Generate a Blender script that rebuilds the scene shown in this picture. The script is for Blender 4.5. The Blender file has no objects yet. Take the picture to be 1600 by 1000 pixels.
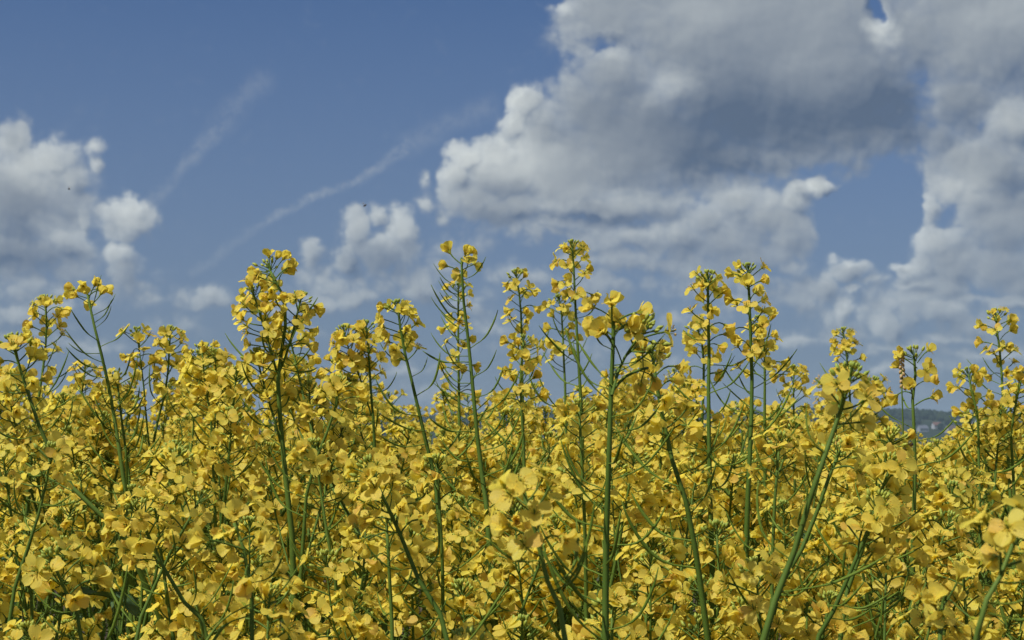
import bpy, math, random
import numpy as np
from mathutils import Vector, Matrix, Quaternion

R = math.radians
scene = bpy.context.scene
COL = scene.collection

# ------------------------------------------------------------------ camera
F_PX = 2400.0                       # focal length in pixels of the 1600 px wide photograph
CAM_Z = 1.38
PITCH = math.atan2(205.0, F_PX)     # the horizon lies 205 px under the middle of the photograph
cam_data = bpy.data.cameras.new('camera')
cam_data.sensor_width = 36.0
cam_data.lens = 36.0 * F_PX / 1600.0
cam_data.clip_start = 0.05
cam_data.clip_end = 20000.0
cam_data.dof.use_dof = True
cam_data.dof.focus_distance = 1.35
cam_data.dof.aperture_fstop = 30.0
cam = bpy.data.objects.new('camera', cam_data)
COL.objects.link(cam)
cam.location = (0, 0, CAM_Z)
cam.rotation_euler = (math.pi / 2 + PITCH, 0, 0)
scene.camera = cam
CP, SP = math.cos(PITCH), math.sin(PITCH)


def ray(px, py):
    """direction in the world through a point of the photograph (1600 x 1000)"""
    a, b = (px - 800.0) / F_PX, -(py - 500.0) / F_PX
    return Vector((a, CP - b * SP, SP + b * CP))


def at(px, py, dist):
    """point of the place at `dist` metres in front of the camera"""
    d = ray(px, py)
    return Vector((0, 0, CAM_Z)) + d * (dist / d.y)


# ------------------------------------------------------------------ light
SUN_EL, SUN_AZ = R(54.0), R(-128.0)      # azimuth from +Y, clockwise; the sun stands to the left, a little behind
SUN_DIR = Vector((math.sin(SUN_AZ) * math.cos(SUN_EL), math.cos(SUN_AZ) * math.cos(SUN_EL), math.sin(SUN_EL)))
sun_data = bpy.data.lights.new('sun', 'SUN')
sun_data.energy = 4.9
sun_data.angle = R(0.5)
sun_data.color = (1.0, 0.965, 0.89)
sun = bpy.data.objects.new('sun', sun_data)
COL.objects.link(sun)
sun.location = SUN_DIR * 50
sun.rotation_euler = (-SUN_DIR).to_track_quat('-Z', 'Y').to_euler()

scene.view_settings.view_transform = 'Standard'
scene.view_settings.look = 'None'
scene.view_settings.exposure = 0.13
scene.view_settings.gamma = 1.0
scene.view_settings.use_curve_mapping = False
scene.render.engine = 'CYCLES'
scene.cycles.max_bounces = 8
scene.cycles.diffuse_bounces = 6
scene.cycles.transmission_bounces = 6
scene.cycles.transparent_max_bounces = 6
scene.cycles.use_denoising = True
scene.cycles.denoiser = 'OPENIMAGEDENOISE'
scene.cycles.denoising_input_passes = 'RGB_ALBEDO_NORMAL'
scene.cycles.denoising_prefilter = 'ACCURATE'
scene.cycles.use_adaptive_sampling = True
scene.cycles.adaptive_threshold = 0.02
scene.cycles.adaptive_min_samples = 16


class NT:
    """small wrapper that writes node trees"""
    def __init__(self, tree):
        self.t = tree

    def n(self, typ, **kw):
        nd = self.t.nodes.new(typ)
        for k, v in kw.items():
            setattr(nd, k, v)
        return nd

    def put(self, sock, v):
        if v is None:
            return
        if hasattr(v, 'is_output'):
            self.t.links.new(v, sock)
        else:
            sock.default_value = v

    def m(self, op, a, b=None, c=None, clamp=False):
        nd = self.n('ShaderNodeMath', operation=op, use_clamp=clamp)
        self.put(nd.inputs[0], a); self.put(nd.inputs[1], b); self.put(nd.inputs[2], c)
        return nd.outputs[0]

    def vm(self, op, a, b=None, out=0, scale=None):
        nd = self.n('ShaderNodeVectorMath', operation=op)
        self.put(nd.inputs[0], a); self.put(nd.inputs[1], b)
        if scale is not None:
            self.put(nd.inputs['Scale'], scale)
        return nd.outputs[out]

    def noise(self, vec, scale, detail=4.0, rough=0.5, out='Fac', lac=2.0):
        nd = self.n('ShaderNodeTexNoise', noise_dimensions='3D')
        self.put(nd.inputs['Vector'], vec); self.put(nd.inputs['Scale'], scale)
        nd.inputs['Detail'].default_value = detail; nd.inputs['Roughness'].default_value = rough
        nd.inputs['Lacunarity'].default_value = lac
        return nd.outputs[out]

    def ramp(self, v, a, b, c=0.0, d=1.0, smooth=True):
        nd = self.n('ShaderNodeMapRange', interpolation_type='SMOOTHSTEP' if smooth else 'LINEAR')
        nd.clamp = True
        for k, x in zip(('Value', 'From Min', 'From Max', 'To Min', 'To Max'), (v, a, b, c, d)):
            self.put(nd.inputs[k], x)
        return nd.outputs[0]

    def mix(self, f, a, b):
        nd = self.n('ShaderNodeMix', data_type='RGBA')
        self.put(nd.inputs['Factor'], f)
        self.put(nd.inputs[6], a); self.put(nd.inputs[7], b)
        return nd.outputs[2]

    def mixf(self, f, a, b):
        nd = self.n('ShaderNodeMix', data_type='FLOAT')
        self.put(nd.inputs[0], f); self.put(nd.inputs[2], a); self.put(nd.inputs[3], b)
        return nd.outputs[0]


# ------------------------------------------------------------------ sky
# Clouds are laid out by compass bearing and height above the horizon, in units of 1/2400 rad.
def bearing(px, py):
    d = ray(px, py).normalized()
    return math.atan2(d.x, d.y) * F_PX, math.asin(d.z) * F_PX


# (x, y, radius x, radius y, thickness): where the clouds stand
CLOUDS = [
    # far left heap, its puffs and the two small ones beside it
    (22, 222, 34, 40, 1.0), (78, 250, 40, 40, 1.0), (50, 262, 60, 45, 1.0), (108, 285, 30, 36, .9), (20, 310, 105, 80, 1.2), (100, 372, 42, 28, .9), (128, 340, 14, 18, .6),
    (15, 390, 120, 42, .9), (146, 226, 20, 16, .45), (143, 252, 13, 26, .45), (115, 225, 12, 14, .25),
    (203, 342, 46, 34, 1.1), (205, 318, 24, 16, .9), (175, 335, 22, 22, .8), (182, 400, 26, 26, .95), (185, 420, 40, 34, .7), (325, 462, 46, 20, .75),
    (60, 448, 150, 30, .42), (25, 492, 100, 20, .6), (200, 445, 90, 26, .35), (120, 480, 80, 16, .45),
    # the middle: small torn puffs
    (553, 362, 28, 34, .9), (585, 338, 20, 20, .7), (628, 362, 30, 36, .95), (540, 405, 26, 22, .8), (595, 395, 75, 36, .75), (485, 392, 24, 26, .75), (555, 460, 34, 18, .8), (520, 468, 50, 20, .6),
    (655, 452, 36, 26, .8), (610, 430, 110, 36, .4), (690, 420, 60, 40, .3), (420, 480, 60, 16, .4),
    # the great cloud: tower on its left side, wide grey base
    (1190, 20, 300, 130, 1.6), (958, 18, 100, 75, 1.15), (955, 110, 85, 80, 1.1), (935, 180, 90, 80, 1.2), (1010, 220, 180, 90, 1.5), (1230, 140, 240, 110, 1.7),
    (818, 165, 30, 34, 1.2), (806, 195, 26, 30, 1.1), (850, 205, 40, 44, 1.2), (728, 248, 36, 30, 1.2), (712, 275, 28, 34, 1.0), (780, 245, 46, 34, 1.3), (800, 275, 80, 46, 1.4), (880, 260, 110, 80, 1.4),
    (745, 310, 70, 36, 1.0), (800, 322, 120, 32, .95), (930, 322, 170, 30, 1.0), (880, 350, 200, 18, .6), (672, 320, 20, 22, .5), (690, 338, 30, 20, .45), (668, 285, 10, 16, .4),
    (980, 372, 130, 26, .75), (860, 366, 80, 16, .5), (1120, 240, 260, 44, 1.0), (1290, 195, 210, 60, 1.1), (1400, 200, 70, 50, .7),
    # below it: the next heap to the right
    (1150, 315, 50, 34, 1.0), (1110, 345, 40, 40, .9), (1190, 340, 70, 50, .95), (1140, 380, 90, 60, .85), (1225, 360, 44, 60, .85), (1282, 292, 22, 22, 1.0), (1258, 300, 24, 20, .8), (1240, 320, 34, 26, .8), (1200, 445, 110, 40, .5),
    # right edge
    (1540, 30, 160, 110, 1.4), (1430, 50, 80, 90, 1.0), (1500, 150, 60, 60, 1.1), (1580, 190, 54, 40, 1.2), (1540, 260, 100, 66, 1.1), (1470, 215, 40, 50, .8), (1490, 290, 44, 40, .95), (1520, 320, 40, 40, .95),
    (1575, 340, 90, 66, 1.1), (1455, 322, 22, 28, .75), (1465, 385, 50, 34, 1.0), (1490, 415, 70, 36, .95), (1570, 420, 90, 46, .9), (1412, 420, 28, 14, .9), (1430, 440, 50, 20, .7),
    (1325, 420, 34, 24, 1.0), (1285, 448, 28, 30, .85), (1335, 455, 20, 14, .8), (1322, 485, 20, 26, .9), (1385, 505, 24, 28, .95), (1420, 490, 40, 22, .85), (1475, 485, 50, 28, .9), (1575, 472, 50, 18, .9), (1520, 465, 40, 16, .7),
    (1300, 400, 20, 16, .6), (1355, 440, 26, 18, .6), (1240, 420, 40, 26, .6), (1440, 410, 30, 24, .7), (1510, 500, 40, 22, .7), (1410, 540, 60, 16, .6), (1310, 520, 50, 18, .5),
    (1090, 420, 70, 40, .6), (1240, 470, 60, 34, .55), (1170, 400, 80, 40, .8), (980, 400, 110, 30, .6), (1420, 470, 70, 40, .6), (1540, 500, 80, 34, .6), (1290, 500, 40, 30, .5), (1360, 470, 40, 40, .45),
    (1480, 440, 60, 40, .8), (1590, 440, 50, 40, .8), (1060, 370, 70, 40, .7), (720, 380, 60, 30, .4), (520, 440, 80, 30, .42), (90, 420, 80, 30, .5), (240, 470, 60, 20, .35),
    (1020, 410, 60, 18, .55), (900, 405, 60, 14, .5), (1150, 470, 60, 22, .5), (740, 470, 50, 22, .45),
    # thin far layers towards the horizon
    (1490, 526, 80, 12, .5), (1100, 440, 120, 26, .5), (960, 436, 110, 30, .5), (1250, 532, 90, 14, .4), (1560, 552, 100, 16, .5), (820, 430, 80, 22, .45), (1080, 498, 70, 20, .36),
    (770, 505, 60, 20, .36), (470, 516, 60, 12, .32), (270, 505, 70, 22, .34), (1390, 575, 130, 14, .42), (640, 575, 120, 16, .3), (330, 556, 90, 10, .28), (1010, 566, 100, 18, .34), (120, 540, 120, 16, .34), (30, 520, 70, 14, .4),
    (860, 545, 160, 24, .28), (1300, 610, 260, 14, .34), (200, 600, 260, 14, .28), (700, 620, 300, 12, .28),
    (790, -10, 30, 10, .6), (1100, 10, 60, 40, .4),
]
# gaps of blue through the great cloud, and how sunlit or how thick (grey) each stretch is
GAPS = [(948, 74, 34, 20, .62), (1366, 8, 18, 24, 1.15), (1330, 340, 46, 40, .75), (1395, 316, 54, 46, .95), (1375, 375, 56, 40, .7), (868, -4, 26, 14, .6), (1440, 130, 14, 60, .25)]
SHADE = [(1290, 200, 290, 80, -0.40), (1180, 110, 300, 130, -0.20), (1400, 150, 110, 110, -0.24), (1590, 110, 110, 50, -0.19), (1580, 300, 80, 50, -0.24), (1570, 410, 110, 50, -0.18), (1080, 265, 120, 40, -0.24),
         (1010, 200, 170, 90, -0.26), (900, 338, 220, 16, -0.18), (15, 400, 140, 40, -0.39), (40, 335, 90, 40, -0.19), (600, 415, 110, 36, -0.18), (1040, 400, 150, 50, -0.18), (1180, 430, 140, 50, -0.11),
         (812, 170, 46, 50, 0.57), (725, 248, 55, 46, 0.57), (790, 245, 70, 46, 0.57), (870, 255, 70, 36, 0.29), (920, 300, 90, 20, 0.25), (1048, 128, 50, 30, 0.46), (1378, 45, 26, 30, 0.63),
         (1575, 182, 50, 34, 0.52), (1500, 285, 50, 46, 0.32), (1462, 380, 50, 34, 0.37), (1280, 286, 30, 20, 0.52), (1322, 408, 44, 22, 0.40), (55, 245, 90, 55, 0.52), (203, 330, 60, 36, 0.52), (105, 362, 50, 30, 0.40),
         (180, 388, 34, 30, 0.46), (628, 350, 40, 36, 0.34), (553, 350, 36, 36, 0.25), (1150, 310, 90, 34, 0.21), (1080, 20, 80, 40, 0.21), (1560, 20, 110, 50, 0.14), (950, 50, 80, 70, 0.09), (1388, 496, 40, 26, 0.34), (1330, 475, 30, 26, 0.34), (1475, 478, 50, 20, 0.23)]
TRAILS = [((235, 318), (300, 248), 10, .20), ((300, 248), (345, 195), 13, .24), ((345, 195), (410, 125), 20, .15),
          ((300, 425), (420, 345), 8, .14), ((420, 345), (490, 308), 7, .30), ((490, 308), (560, 284), 7, .36), ((560, 284), (640, 225), 10, .30), ((640, 225), (760, 165), 20, .15)]


def cloud_mass(t, vec):
    """how much cloud stands at a bearing: the union of the rounded masses above"""
    views = {}

    def scaled(k):                       # bearings squeezed upright, so that flat clouds are discs too
        if k not in views:
            views[k] = t.vm('MULTIPLY', vec, (1.0, k, 0.0))
        return views[k]
    acc = t.m('ADD', 0.0, 0.0)
    for lst, sign in ((CLOUDS, 1), (GAPS, -1)):
        for (x, y, rx, ry, th) in lst:
            u, v = bearing(x, y)
            k = min((0.75, 1.0, 1.4, 2.0, 3.0, 4.5, 7.0), key=lambda q: abs(math.log(q * ry / rx)))
            rad = 1.3 * math.sqrt(rx * ry * k)
            r = t.vm('DISTANCE', scaled(k), (u, v * k, 0), out=1)
            f = t.m('MULTIPLY_ADD', r, -th / rad, th)
            if sign > 0:
                acc = t.m('SMOOTH_MAX', acc, f, .14)
            else:
                acc = t.m('SUBTRACT', acc, t.m('MAXIMUM', f, 0.0))
    return acc


def billow_group():
    """puffs and wisps: a warped cellular pattern with fractal noise"""
    g = bpy.data.node_groups.new('billows', 'ShaderNodeTree')
    g.interface.new_socket('P', in_out='INPUT', socket_type='NodeSocketVector')
    g.interface.new_socket('H', in_out='OUTPUT', socket_type='NodeSocketFloat')
    g.interface.new_socket('S', in_out='OUTPUT', socket_type='NodeSocketFloat')
    t = NT(g)
    gi, go = t.n('NodeGroupInput'), t.n('NodeGroupOutput')
    p = gi.outputs[0]
    w = t.vm('SUBTRACT', t.noise(p, 0.012, 3.0, 0.55, out='Color'), (.5, .5, .5))
    q = t.vm('ADD', p, t.vm('SCALE', w, scale=46.0))
    vor = t.n('ShaderNodeTexVoronoi', voronoi_dimensions='2D', feature='F1')
    t.put(vor.inputs['Vector'], q)
    vor.inputs['Scale'].default_value = 0.030
    vor.inputs['Detail'].default_value = 1.0
    vor.inputs['Roughness'].default_value = 0.45
    vor.inputs['Lacunarity'].default_value = 2.4
    bil = t.m('MULTIPLY_ADD', vor.outputs['Distance'], -0.55, 0.27)
    fb = t.m('MULTIPLY_ADD', t.noise(p, 0.013, 5.0, 0.55), 1.3, -0.65)
    t.put(go.inputs[0], t.m('ADD', bil, fb))
    # the calmer relief that the light picks out
    t.put(go.inputs[1], t.m('ADD', t.m('MULTIPLY', bil, .55), t.m('MULTIPLY_ADD', t.noise(p, 0.016, 2.0, .5), 1.2, -.6)))
    return g


world = bpy.data.worlds.new('World')
scene.world = world
world.use_nodes = True
world.cycles.sampling_method = 'NONE'
wt = NT(world.node_tree)
world.node_tree.nodes.clear()
wo, bg = wt.n('ShaderNodeOutputWorld'), wt.n('ShaderNodeBackground')
world.node_tree.links.new(bg.outputs[0], wo.inputs[0])
sky = wt.n('ShaderNodeTexSky', sky_type='NISHITA')
sky.sun_disc = False
sky.sun_elevation = SUN_EL
sky.sun_rotation = SUN_AZ
sky.altitude = 400
sky.air_density = 1.0
sky.dust_density = 0.6
sky.ozone_density = 2.0
SKY_STRENGTH = 0.0565
CLOUD_DARK, CLOUD_LIT = (0.092, 0.131, 0.200, 1), (0.605, 0.64, 0.63, 1)
tc = wt.n('ShaderNodeTexCoord')
sp = wt.n('ShaderNodeSeparateXYZ')
world.node_tree.links.new(tc.outputs['Generated'], sp.inputs[0])
az = wt.m('MULTIPLY', wt.m('ARCTAN2', sp.outputs[0], sp.outputs[1]), F_PX)
el = wt.m('MULTIPLY', wt.m('ARCSINE', sp.outputs[2]), F_PX)
cb = wt.n('ShaderNodeCombineXYZ')
wt.put(cb.inputs[0], az); wt.put(cb.inputs[1], el)
P = cb.outputs[0]
grp = billow_group()


def billows(vec):
    nd = wt.n('ShaderNodeGroup'); nd.node_tree = grp
    wt.put(nd.inputs[0], vec)
    return nd.outputs[0], nd.outputs[1]


w1 = wt.vm('SUBTRACT', wt.noise(P, 0.016, 5.0, 0.56, out='Color'), (.5, .5, .5))
Q = wt.vm('ADD', P, wt.vm('SCALE', w1, scale=52.0))
SUNWARD = Vector((-0.58, 0.82, 0))
M0 = cloud_mass(wt, Q)
M1 = cloud_mass(wt, wt.vm('ADD', Q, SUNWARD * 18))
# the rest of the sky, out of the frame: the same kind of broken cloud
out = wt.m('MAXIMUM', wt.ramp(wt.m('ABSOLUTE', az), 800.0, 1200.0), wt.ramp(el, 740.0, 1000.0))
gen = wt.ramp(wt.noise(wt.vm('MULTIPLY', P, (1.0, 1.5, 1.0)), 0.0019, 3.0, .5), .46, .70, 0.0, 1.3, smooth=False)
M0 = wt.m('MAXIMUM', M0, wt.m('MULTIPLY', gen, out))
B0, S0 = billows(P)
B1, S1 = billows(wt.vm('ADD', P, SUNWARD * 11))
H0 = wt.m('ADD', M0, wt.m('MULTIPLY', B0, wt.ramp(M0, 0.0, .30, .16, .60, smooth=False)))
cover = wt.m('MULTIPLY_ADD', wt.ramp(H0, .0, .40), .70, wt.m('MULTIPLY', wt.ramp(H0, .05, .95), .30))
slope = wt.m('ADD', wt.m('MULTIPLY', wt.m('SUBTRACT', S0, S1), wt.ramp(M0, .35, 1.1, .42, .16)), wt.m('MULTIPLY', S0, wt.ramp(M0, .4, 1.1, .22, .08)))
slope2 = wt.m('MULTIPLY', wt.m('SUBTRACT', M0, M1), wt.ramp(M0, .35, 1.0, 1.25, .20))
base = wt.m('ADD', wt.m('ADD', slope, slope2), wt.ramp(M0, .15, .95, .26, .04))
ws = wt.vm('SUBTRACT', wt.noise(P, 0.012, 4.0, 0.55, out='Color'), (.5, .5, .5))
PS = wt.vm('ADD', P, wt.vm('SCALE', ws, scale=90.0))
sh = None
for (x, y, rx, ry, s) in SHADE:
    u, v = bearing(x, y)
    k = rx / ry
    r = wt.vm('DISTANCE', wt.vm('MULTIPLY', PS, (1.0, k, 0.0)), (u, v * k, 0), out=1)
    f = wt.ramp(r, 0.0, 1.3 * rx, s, 0.0)
    sh = f if sh is None else wt.m('ADD', sh, f)
lit = wt.m('ADD', base, sh)
lit = wt.m('ADD', lit, wt.m('MULTIPLY_ADD', wt.noise(P, 0.007, 2.0, .5), .55, -.275))
lit = wt.ramp(lit, -0.50, 1.02, 0.0, 1.0, smooth=False)
skyc = wt.vm('MULTIPLY', sky.outputs[0], (SKY_STRENGTH * .62, SKY_STRENGTH * .83, SKY_STRENGTH * 1.14))
# the humid air of the day: the lowest sky is greyer and darker than a clean one
low = wt.ramp(el, 0.0, 800.0, 1.0, 0.0, smooth=False)
skyc = wt.mix(wt.m('MULTIPLY', low, 0.90), skyc, (0.155, 0.195, 0.272, 1))
ccol = wt.mix(lit, CLOUD_DARK, CLOUD_LIT)
# trails of thin high cloud
tr = None
wtr = wt.vm('SUBTRACT', wt.noise(P, 0.02, 5.0, 0.6, out='Color'), (.5, .5, .5))
PT = wt.vm('ADD', P, wt.vm('SCALE', wtr, scale=34.0))
for (a, b, wd, s) in TRAILS:
    A, B = Vector((*bearing(*a), 0)), Vector((*bearing(*b), 0))
    L = (B - A).length
    dr = (B - A) / L
    rel = wt.vm('SUBTRACT', PT, A)
    s_ = wt.m('MINIMUM', wt.m('MAXIMUM', wt.vm('DOT_PRODUCT', rel, dr, out=1), 0.0), L)
    foot = wt.vm('SCALE', tuple(dr), scale=s_)
    dist = wt.vm('LENGTH', wt.vm('SUBTRACT', rel, foot), out=1)
    f = wt.ramp(dist, 0.0, wd * 1.5, s, 0.0)
    tr = f if tr is None else wt.m('MAXIMUM', tr, f)
tr = wt.m('MULTIPLY', tr, wt.ramp(wt.noise(P, 0.04, 6.0, .65), .30, .65, .2, 1.15))
skyc = wt.mix(tr, skyc, (0.38, 0.42, 0.455, 1))
# clouds far off, near the horizon, sink into the air
depth = wt.ramp(el, 0.0, 400.0, .46, .96, smooth=False)
final = wt.mix(wt.m('MULTIPLY', cover, depth), skyc, ccol)
# below the horizon: dull ground light
final = wt.mix(wt.ramp(el, -60.0, -10.0, 1.0, 0.0), final, (0.08, 0.085, 0.05, 1))
wt.put(bg.inputs[0], final)
bg.inputs[1].default_value = 1.0
# ------------------------------------------------------------------ materials
def material(name):
    m = bpy.data.materials.new(name)
    m.use_nodes = True
    m.node_tree.nodes.clear()
    t = NT(m.node_tree)
    return m, t, t.n('ShaderNodeOutputMaterial')


def principled(t, base, rough=0.6, spec=0.3, normal=None):
    b = t.n('ShaderNodeBsdfPrincipled')
    t.put(b.inputs['Base Color'], base); t.put(b.inputs['Roughness'], rough)
    b.inputs['Specular IOR Level'].default_value = spec
    if normal is not None:
        t.put(b.inputs['Normal'], normal)
    return b.outputs[0]


def leafy(t, out, base, through, amount, rough=0.55, spec=0.25, normal=None):
    """a thin leaf or petal: part of the light goes through it"""
    tr = t.n('ShaderNodeBsdfTranslucent')
    t.put(tr.inputs['Color'], through)
    mx = t.n('ShaderNodeMixShader')
    t.put(mx.inputs[0], amount)
    t.t.links.new(principled(t, base, rough, spec, normal), mx.inputs[1])
    t.t.links.new(tr.outputs[0], mx.inputs[2])
    t.t.links.new(mx.outputs[0], out.inputs[0])


def petal_material():
    m, t, out = material('rape_petal')
    geo, oi = t.n('ShaderNodeNewGeometry'), t.n('ShaderNodeObjectInfo')
    at_ = t.n('ShaderNodeAttribute', attribute_name='tip')
    r1, r2 = geo.outputs['Random Per Island'], oi.outputs['Random']
    v = t.m('ADD', t.m('MULTIPLY', r1, .55), t.m('MULTIPLY', r2, .45))
    base = t.mix(t.ramp(v, .15, .85), (0.84, 0.742, 0.130, 1), (0.83, 0.640, 0.110, 1))
    pale = t.ramp(t.m('FRACT', t.m('MULTIPLY', r1, 7.31)), .80, 1.0)
    base = t.mix(t.m('MULTIPLY', pale, .5), base, (0.86, 0.77, 0.20, 1))
    old = t.ramp(t.m('FRACT', t.m('MULTIPLY', t.m('ADD', r1, r2), 5.77)), .84, 1.0)
    base = t.mix(t.m('MULTIPLY', old, .75), base, (0.76, 0.45, 0.10, 1))
    claw = t.ramp(at_.outputs['Fac'], .12, .50, 0.5, 0.0)
    base = t.mix(claw, base, (0.68, 0.56, 0.05, 1))
    tc_ = t.n('ShaderNodeTexCoord')
    sd = t.n('ShaderNodeAttribute', attribute_name='side')
    wob = t.noise(tc_.outputs['Object'], 420.0, 2.0, .5)
    fan = t.m('SINE', t.m('ADD', t.m('MULTIPLY', sd.outputs['Fac'], 17.0), t.m('MULTIPLY', wob, 5.0)))
    base = t.mix(t.ramp(fan, .55, 1.0, 0.0, .30), base, (0.66, 0.49, 0.04, 1))
    bp = t.n('ShaderNodeBump')
    bp.inputs['Strength'].default_value = .35; bp.inputs['Distance'].default_value = .0006
    t.put(bp.inputs['Height'], t.m('ADD', t.noise(tc_.outputs['Object'], 330.0, 3.0, .6), t.m('MULTIPLY', fan, .12)))
    leafy(t, out, base, t.mix(.5, base, (0.92, 0.76, 0.09, 1)), .60, .5, .22, bp.outputs[0])
    return m


def green_material(name, c1, c2, through=None, scale=60.0, rough=.5, spec=.35, amount=.25):
    m, t, out = material(name)
    oi, tc_ = t.n('ShaderNodeObjectInfo'), t.n('ShaderNodeTexCoord')
    n = t.noise(tc_.outputs['Object'], scale, 4.0, .6)
    f = t.m('ADD', t.m('MULTIPLY', n, .6), t.m('MULTIPLY', oi.outputs['Random'], .45), clamp=True)
    base = t.mix(f, c1, c2)
    if through:
        leafy(t, out, base, through, amount, rough, spec)
    else:
        t.t.links.new(principled(t, base, rough, spec), out.inputs[0])
    return m


M_PETAL = petal_material()
M_STEM = green_material('rape_stem', (0.042, 0.086, 0.010, 1), (0.112, 0.168, 0.028, 1), scale=90.0, rough=.6, spec=.14)
M_SEPAL = green_material('rape_sepal', (0.42, 0.40, 0.035, 1), (0.26, 0.34, 0.04, 1), (0.45, 0.42, 0.03, 1), 200.0)
M_BUD = green_material('rape_bud', (0.20, 0.30, 0.05, 1), (0.42, 0.42, 0.05, 1), (0.35, 0.38, 0.04, 1), 240.0, amount=.15)
M_POD = green_material('rape_pod', (0.062, 0.120, 0.012, 1), (0.155, 0.215, 0.028, 1), (0.2, 0.3, 0.03, 1), 90.0, rough=.6, spec=.14, amount=.12)
M_LEAF = green_material('rape_leaf', (0.034, 0.075, 0.030, 1), (0.070, 0.120, 0.050, 1), (0.14, 0.24, 0.04, 1), 38.0, rough=.6, spec=.2, amount=.22)
M_ANTHER = green_material('anther', (0.62, 0.40, 0.03, 1), (0.50, 0.28, 0.02, 1), None, 300.0)
MATS = [M_PETAL, M_STEM, M_SEPAL, M_BUD, M_POD, M_LEAF, M_ANTHER]
PETAL, STEM, SEPAL, BUD, POD, LEAF, ANTHER = range(7)

# ------------------------------------------------------------------ meshes
class Geo:
    """gathers vertices, faces, one material index per face and a 0..1 'tip' value per vertex"""
    def __init__(self):
        self.v, self.f, self.mi, self.tip, self.side, self.n = [], [], [], [], [], 0

    def add(self, v, f, mi, tip=None, side=None):
        v = np.asarray(v, dtype=np.float64).reshape(-1, 3)
        self.f += [tuple(i + self.n for i in q) for q in f]
        self.mi += [mi] * len(f)
        self.v.append(v)
        self.tip.append(np.zeros(len(v)) if tip is None else np.asarray(tip, dtype=np.float64))
        self.side.append(np.zeros(len(v)) if side is None else np.asarray(side, dtype=np.float64))
        self.n += len(v)

    def merge(self, g, mat=None):
        v = np.concatenate(g.v)
        if mat is not None:
            M = np.array(mat)
            v = v @ M[:3, :3].T + M[:3, 3]
        self.f += [tuple(i + self.n for i in q) for q in g.f]
        self.mi += g.mi
        self.v.append(v)
        self.tip.append(np.concatenate(g.tip))
        self.side.append(np.concatenate(g.side))
        self.n += len(v)

    def mesh(self, name, smooth=True):
        me = bpy.data.meshes.new(name)
        v = np.concatenate(self.v)
        me.from_pydata(v.tolist(), [], self.f)
        used = sorted(set(self.mi))
        for u in used:
            me.materials.append(MATS[u])
        remap = {u: i for i, u in enumerate(used)}
        me.polygons.foreach_set('material_index', [remap[i] for i in self.mi])
        if smooth:
            me.polygons.foreach_set('use_smooth', [True] * len(self.f))
        a = me.attributes.new('tip', 'FLOAT', 'POINT')
        a.data.foreach_set('value', np.concatenate(self.tip))
        a = me.attributes.new('side', 'FLOAT', 'POINT')
        a.data.foreach_set('value', np.concatenate(self.side))
        me.update()
        return me


def grid_faces(nu, nv, wrap=False):
    f = []
    for i in range(nu - 1):
        for j in range(nv if wrap else nv - 1):
            a, b = i * nv + j, i * nv + (j + 1) % nv
            f.append((a, b, b + nv, a + nv))
    return f


def tube(geo, pts, radii, mi, sides=5, cap=True):
    pts = [Vector(p) for p in pts]
    n = len(pts)
    vs = []
    up = Vector((0.31, 0.87, 0.37))
    for i, p in enumerate(pts):
        t = (pts[min(i + 1, n - 1)] - pts[max(i - 1, 0)]).normalized()
        a = t.cross(up)
        if a.length < 1e-4:
            a = t.cross(Vector((1, 0, 0)))
        a.normalize()
        up = a.cross(t)
        for k in range(sides):
            w = 2 * math.pi * k / sides
            vs.append(p + (a * math.cos(w) + up * math.sin(w)) * radii[i])
    f = grid_faces(n, sides, True)
    if cap:
        vs.append(pts[-1] + (pts[-1] - pts[-2]).normalized() * radii[-1] * .6)
        k = len(vs) - 1
        f += [((n - 1) * sides + j, (n - 1) * sides + (j + 1) % sides, k) for j in range(sides)]
    geo.add(vs, f, mi)


def spindle(geo, base, axis, length, rad, mi, sides=6, rings=4):
    """a small closed drop: buds, anthers"""
    axis = Vector(axis).normalized()
    a = axis.orthogonal().normalized(); b = axis.cross(a)
    base = Vector(base)
    vs = [base]
    for i in range(1, rings):
        t = i / rings
        r = rad * math.sin(math.pi * t ** .9)
        for k in range(sides):
            w = 2 * math.pi * (k + .5 * (i % 2)) / sides
            vs.append(base + axis * (length * t) + (a * math.cos(w) + b * math.sin(w)) * r)
    vs.append(base + axis * length)
    f = [(0, 1 + (k + 1) % sides, 1 + k) for k in range(sides)]
    for i in range(rings - 2):
        o = 1 + i * sides
        f += [(o + k, o + (k + 1) % sides, o + sides + (k + 1) % sides, o + sides + k) for k in range(sides)]
    o = 1 + (rings - 2) * sides
    f += [(o + k, o + (k + 1) % sides, len(vs) - 1) for k in range(sides)]
    geo.add(vs, f, mi)


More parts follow.
